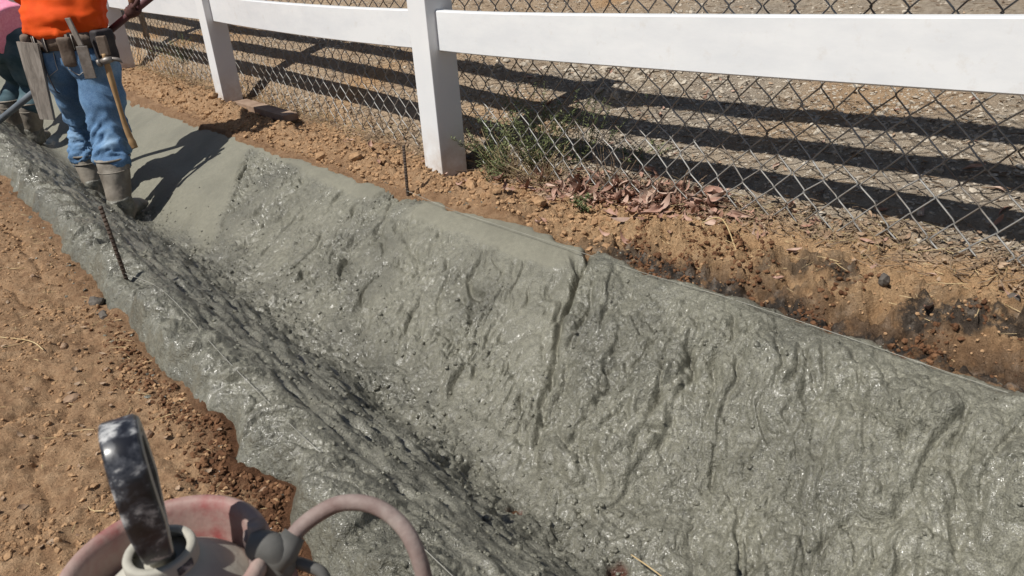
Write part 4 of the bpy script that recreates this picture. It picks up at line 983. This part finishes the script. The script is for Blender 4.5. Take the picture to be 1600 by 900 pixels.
for j in range(8):
    a = 2*math.pi*j/8+.3; p = C0+Vector((math.cos(a)*.083, math.sin(a)*.087, .312)); link('grip_rib', mesh_py('grip_rib', *box(p, Vector((math.cos(a), math.sin(a), -.35)).normalized()*.006, Vector((-math.sin(a), math.cos(a), 0))*.005, Vector((.35*math.cos(a), .35*math.sin(a), 1)).normalized()*.014, .002), smooth=False), M_GREYP, cap)
# lock ring with a slot under the handle
lk = link('lock_ring', mesh_py('lock_ring', *lathe([(.028, .378), (.034, .378), (.0355, .381), (.0355, .396), (.034, .399), (.028, .399), (.026, .396)], 40, C0)), M_GREYP, spr)
vd = Vector((-cx, -cy, 0)).normalized(); vs = Vector((-vd.y, vd.x, 0))
for k_ in (-.35, .5):
    dv = (vd*math.cos(k_)+vs*math.sin(k_)); link('slot', mesh_py('slot', *box(C0+dv*.0352+z3*.3885, Vector((-dv.y, dv.x, 0))*.009, dv*.0012, z3*.0045, .001), smooth=False), M_BLACK, lk)
rod('pump_rod', [C0+z3*.38, C0+z3*.412], .013, M_GREYP, spr, 16)
# stirrup handle, seen almost edge on
ha = math.atan2(vd.y, vd.x)-.10
hx = Vector((math.cos(ha), math.sin(ha), 0)); hy = Vector((-math.sin(ha), math.cos(ha), 0)); lean = Vector((0, 0, 1))
out = [(a*.74, b*.86) for a, b in ((-.046, .015), (-.054, .05), (-.056, .085), (-.050, .120), (-.032, .143), (0, .150), (.032, .143), (.050, .120), (.056, .085), (.054, .05), (.046, .015), (.028, .0), (0, -.004), (-.028, .0))]
path = smooth_path([Vector((a, b, 0)) for a, b in out+[out[0]]], 5)[:-1]
v = []; f = []; K = len(path)
for i, p in enumerate(path):
    q_ = path[(i+1) % K]-path[i-1]; t_ = Vector((q_.x, q_.y, 0)).normalized(); nr = Vector((t_.y, -t_.x, 0))
    wid = .0165-.004*max(0, 1-p.y/.05); th = .0085
    for a, b in ((-1, -.7), (-.8, -1), (.8, -1), (1, -.7), (1, .7), (.8, 1), (-.8, 1), (-1, .7)):
        l2 = p+nr*th*b; v.append(C0+z3*.412+hx*l2.x+lean*l2.y+hy*wid*a)
for i in range(K):
    for j in range(8): f.append((i*8+j, i*8+(j+1) % 8, ((i+1) % K)*8+(j+1) % 8, ((i+1) % K)*8+j))
hnd = link('handle', mesh_py('handle', v, f), M_BLACK, spr)
v = []; f = []; n0 = 0
for i, p in enumerate(path):
    q_ = path[(i+1) % K]-path[i-1]; t_ = Vector((q_.x, q_.y, 0)).normalized(); nr = Vector((t_.y, -t_.x, 0)); wid = .0165-.004*max(0, 1-p.y/.05)
    for off, dd in ((-.0052, .0), (-.0045, .0012), (.0045, .0012), (.0052, .0)):
        l2 = p+nr*off; v.append(C0+z3*.412+hx*l2.x+lean*l2.y+hy*(wid+dd))
for i in range(K):
    for j in range(3): f.append((i*4+j, i*4+j+1, ((i+1) % K)*4+j+1, ((i+1) % K)*4+j))
link('side_band', mesh_py('side_band', v, f), M_GREYP, hnd)
# hose, clips and wand on the side away from the dirt
def cpx(x, y, d):
    r_ = F+Rv*((x-800)/1200)-Uv*((y-450)/1200); return Vector((0, 0, CAM_H))+r_*d
hs = smooth_path([(-.255, .617, .372), (-.243, .631, .384), (-.221, .640, .396), (-.196, .644, .404), (-.166, .641, .402), (-.140, .631, .389), (-.122, .615, .368), (-.112, .598, .322), (-.112, .585, .25), (-.125, .575, .15), (-.16, .57, .06), (-.22, .60, .02), (-.26, .66, .03)], 6)
rod('hose', hs, .0088, M_HOSE, spr, 14)
rod('hose_nut', [Vector((-.268, .605, .362)), Vector((-.258, .614, .370)), Vector((-.247, .627, .381))], [.017, .0165, .0125], M_GREYD, spr, 12)
link('wand_grip', organic('tmpg', [limb([(-.285, .612, .385), (-.268, .612, .375), (-.262, .606, .35)], [.016, .019, .016], 12), limb([(-.272, .606, .358), (-.278, .590, .32), (-.282, .575, .27)], [.013, .012, .012], 12)], .004, M_GREYD, None, 3).data, M_GREYD, spr)
link('wand_clip', mesh_py('wand_clip', *join(box(Vector((-.290, .628, .36)), Vector((.010, .004, 0)), Vector((-.002, .008, 0)), z3*.028, .003), box(Vector((-.278, .600, .335)), Vector((.008, .002, 0)), Vector((-.002, .012, 0)), z3*.018, .003)), smooth=False), M_HOSE, spr)
rod('wand', smooth_path([(-.284, .628, .400), (-.287, .622, .37), (-.291, .606, .31), (-.292, .595, .20), (-.29, .59, .06)], 5), .0095, M_HOSE, spr, 12)
link('trigger', mesh_py('trigger', *tube(smooth_path([(-.252, .618, .352), (-.236, .616, .346), (-.222, .612, .338), (-.218, .604, .318), (-.222, .596, .30)], 5), .0065, 8)), M_GREYD, spr)
link('trigger_link', mesh_py('trigger_link', *tube(smooth_path([(-.255, .612, .35), (-.25, .604, .325), (-.245, .598, .30)], 5), .007, 8)), M_RED, spr)
for o in [o for o in COL.objects if o.name.startswith('tmpg')]: bpy.data.objects.remove(o)
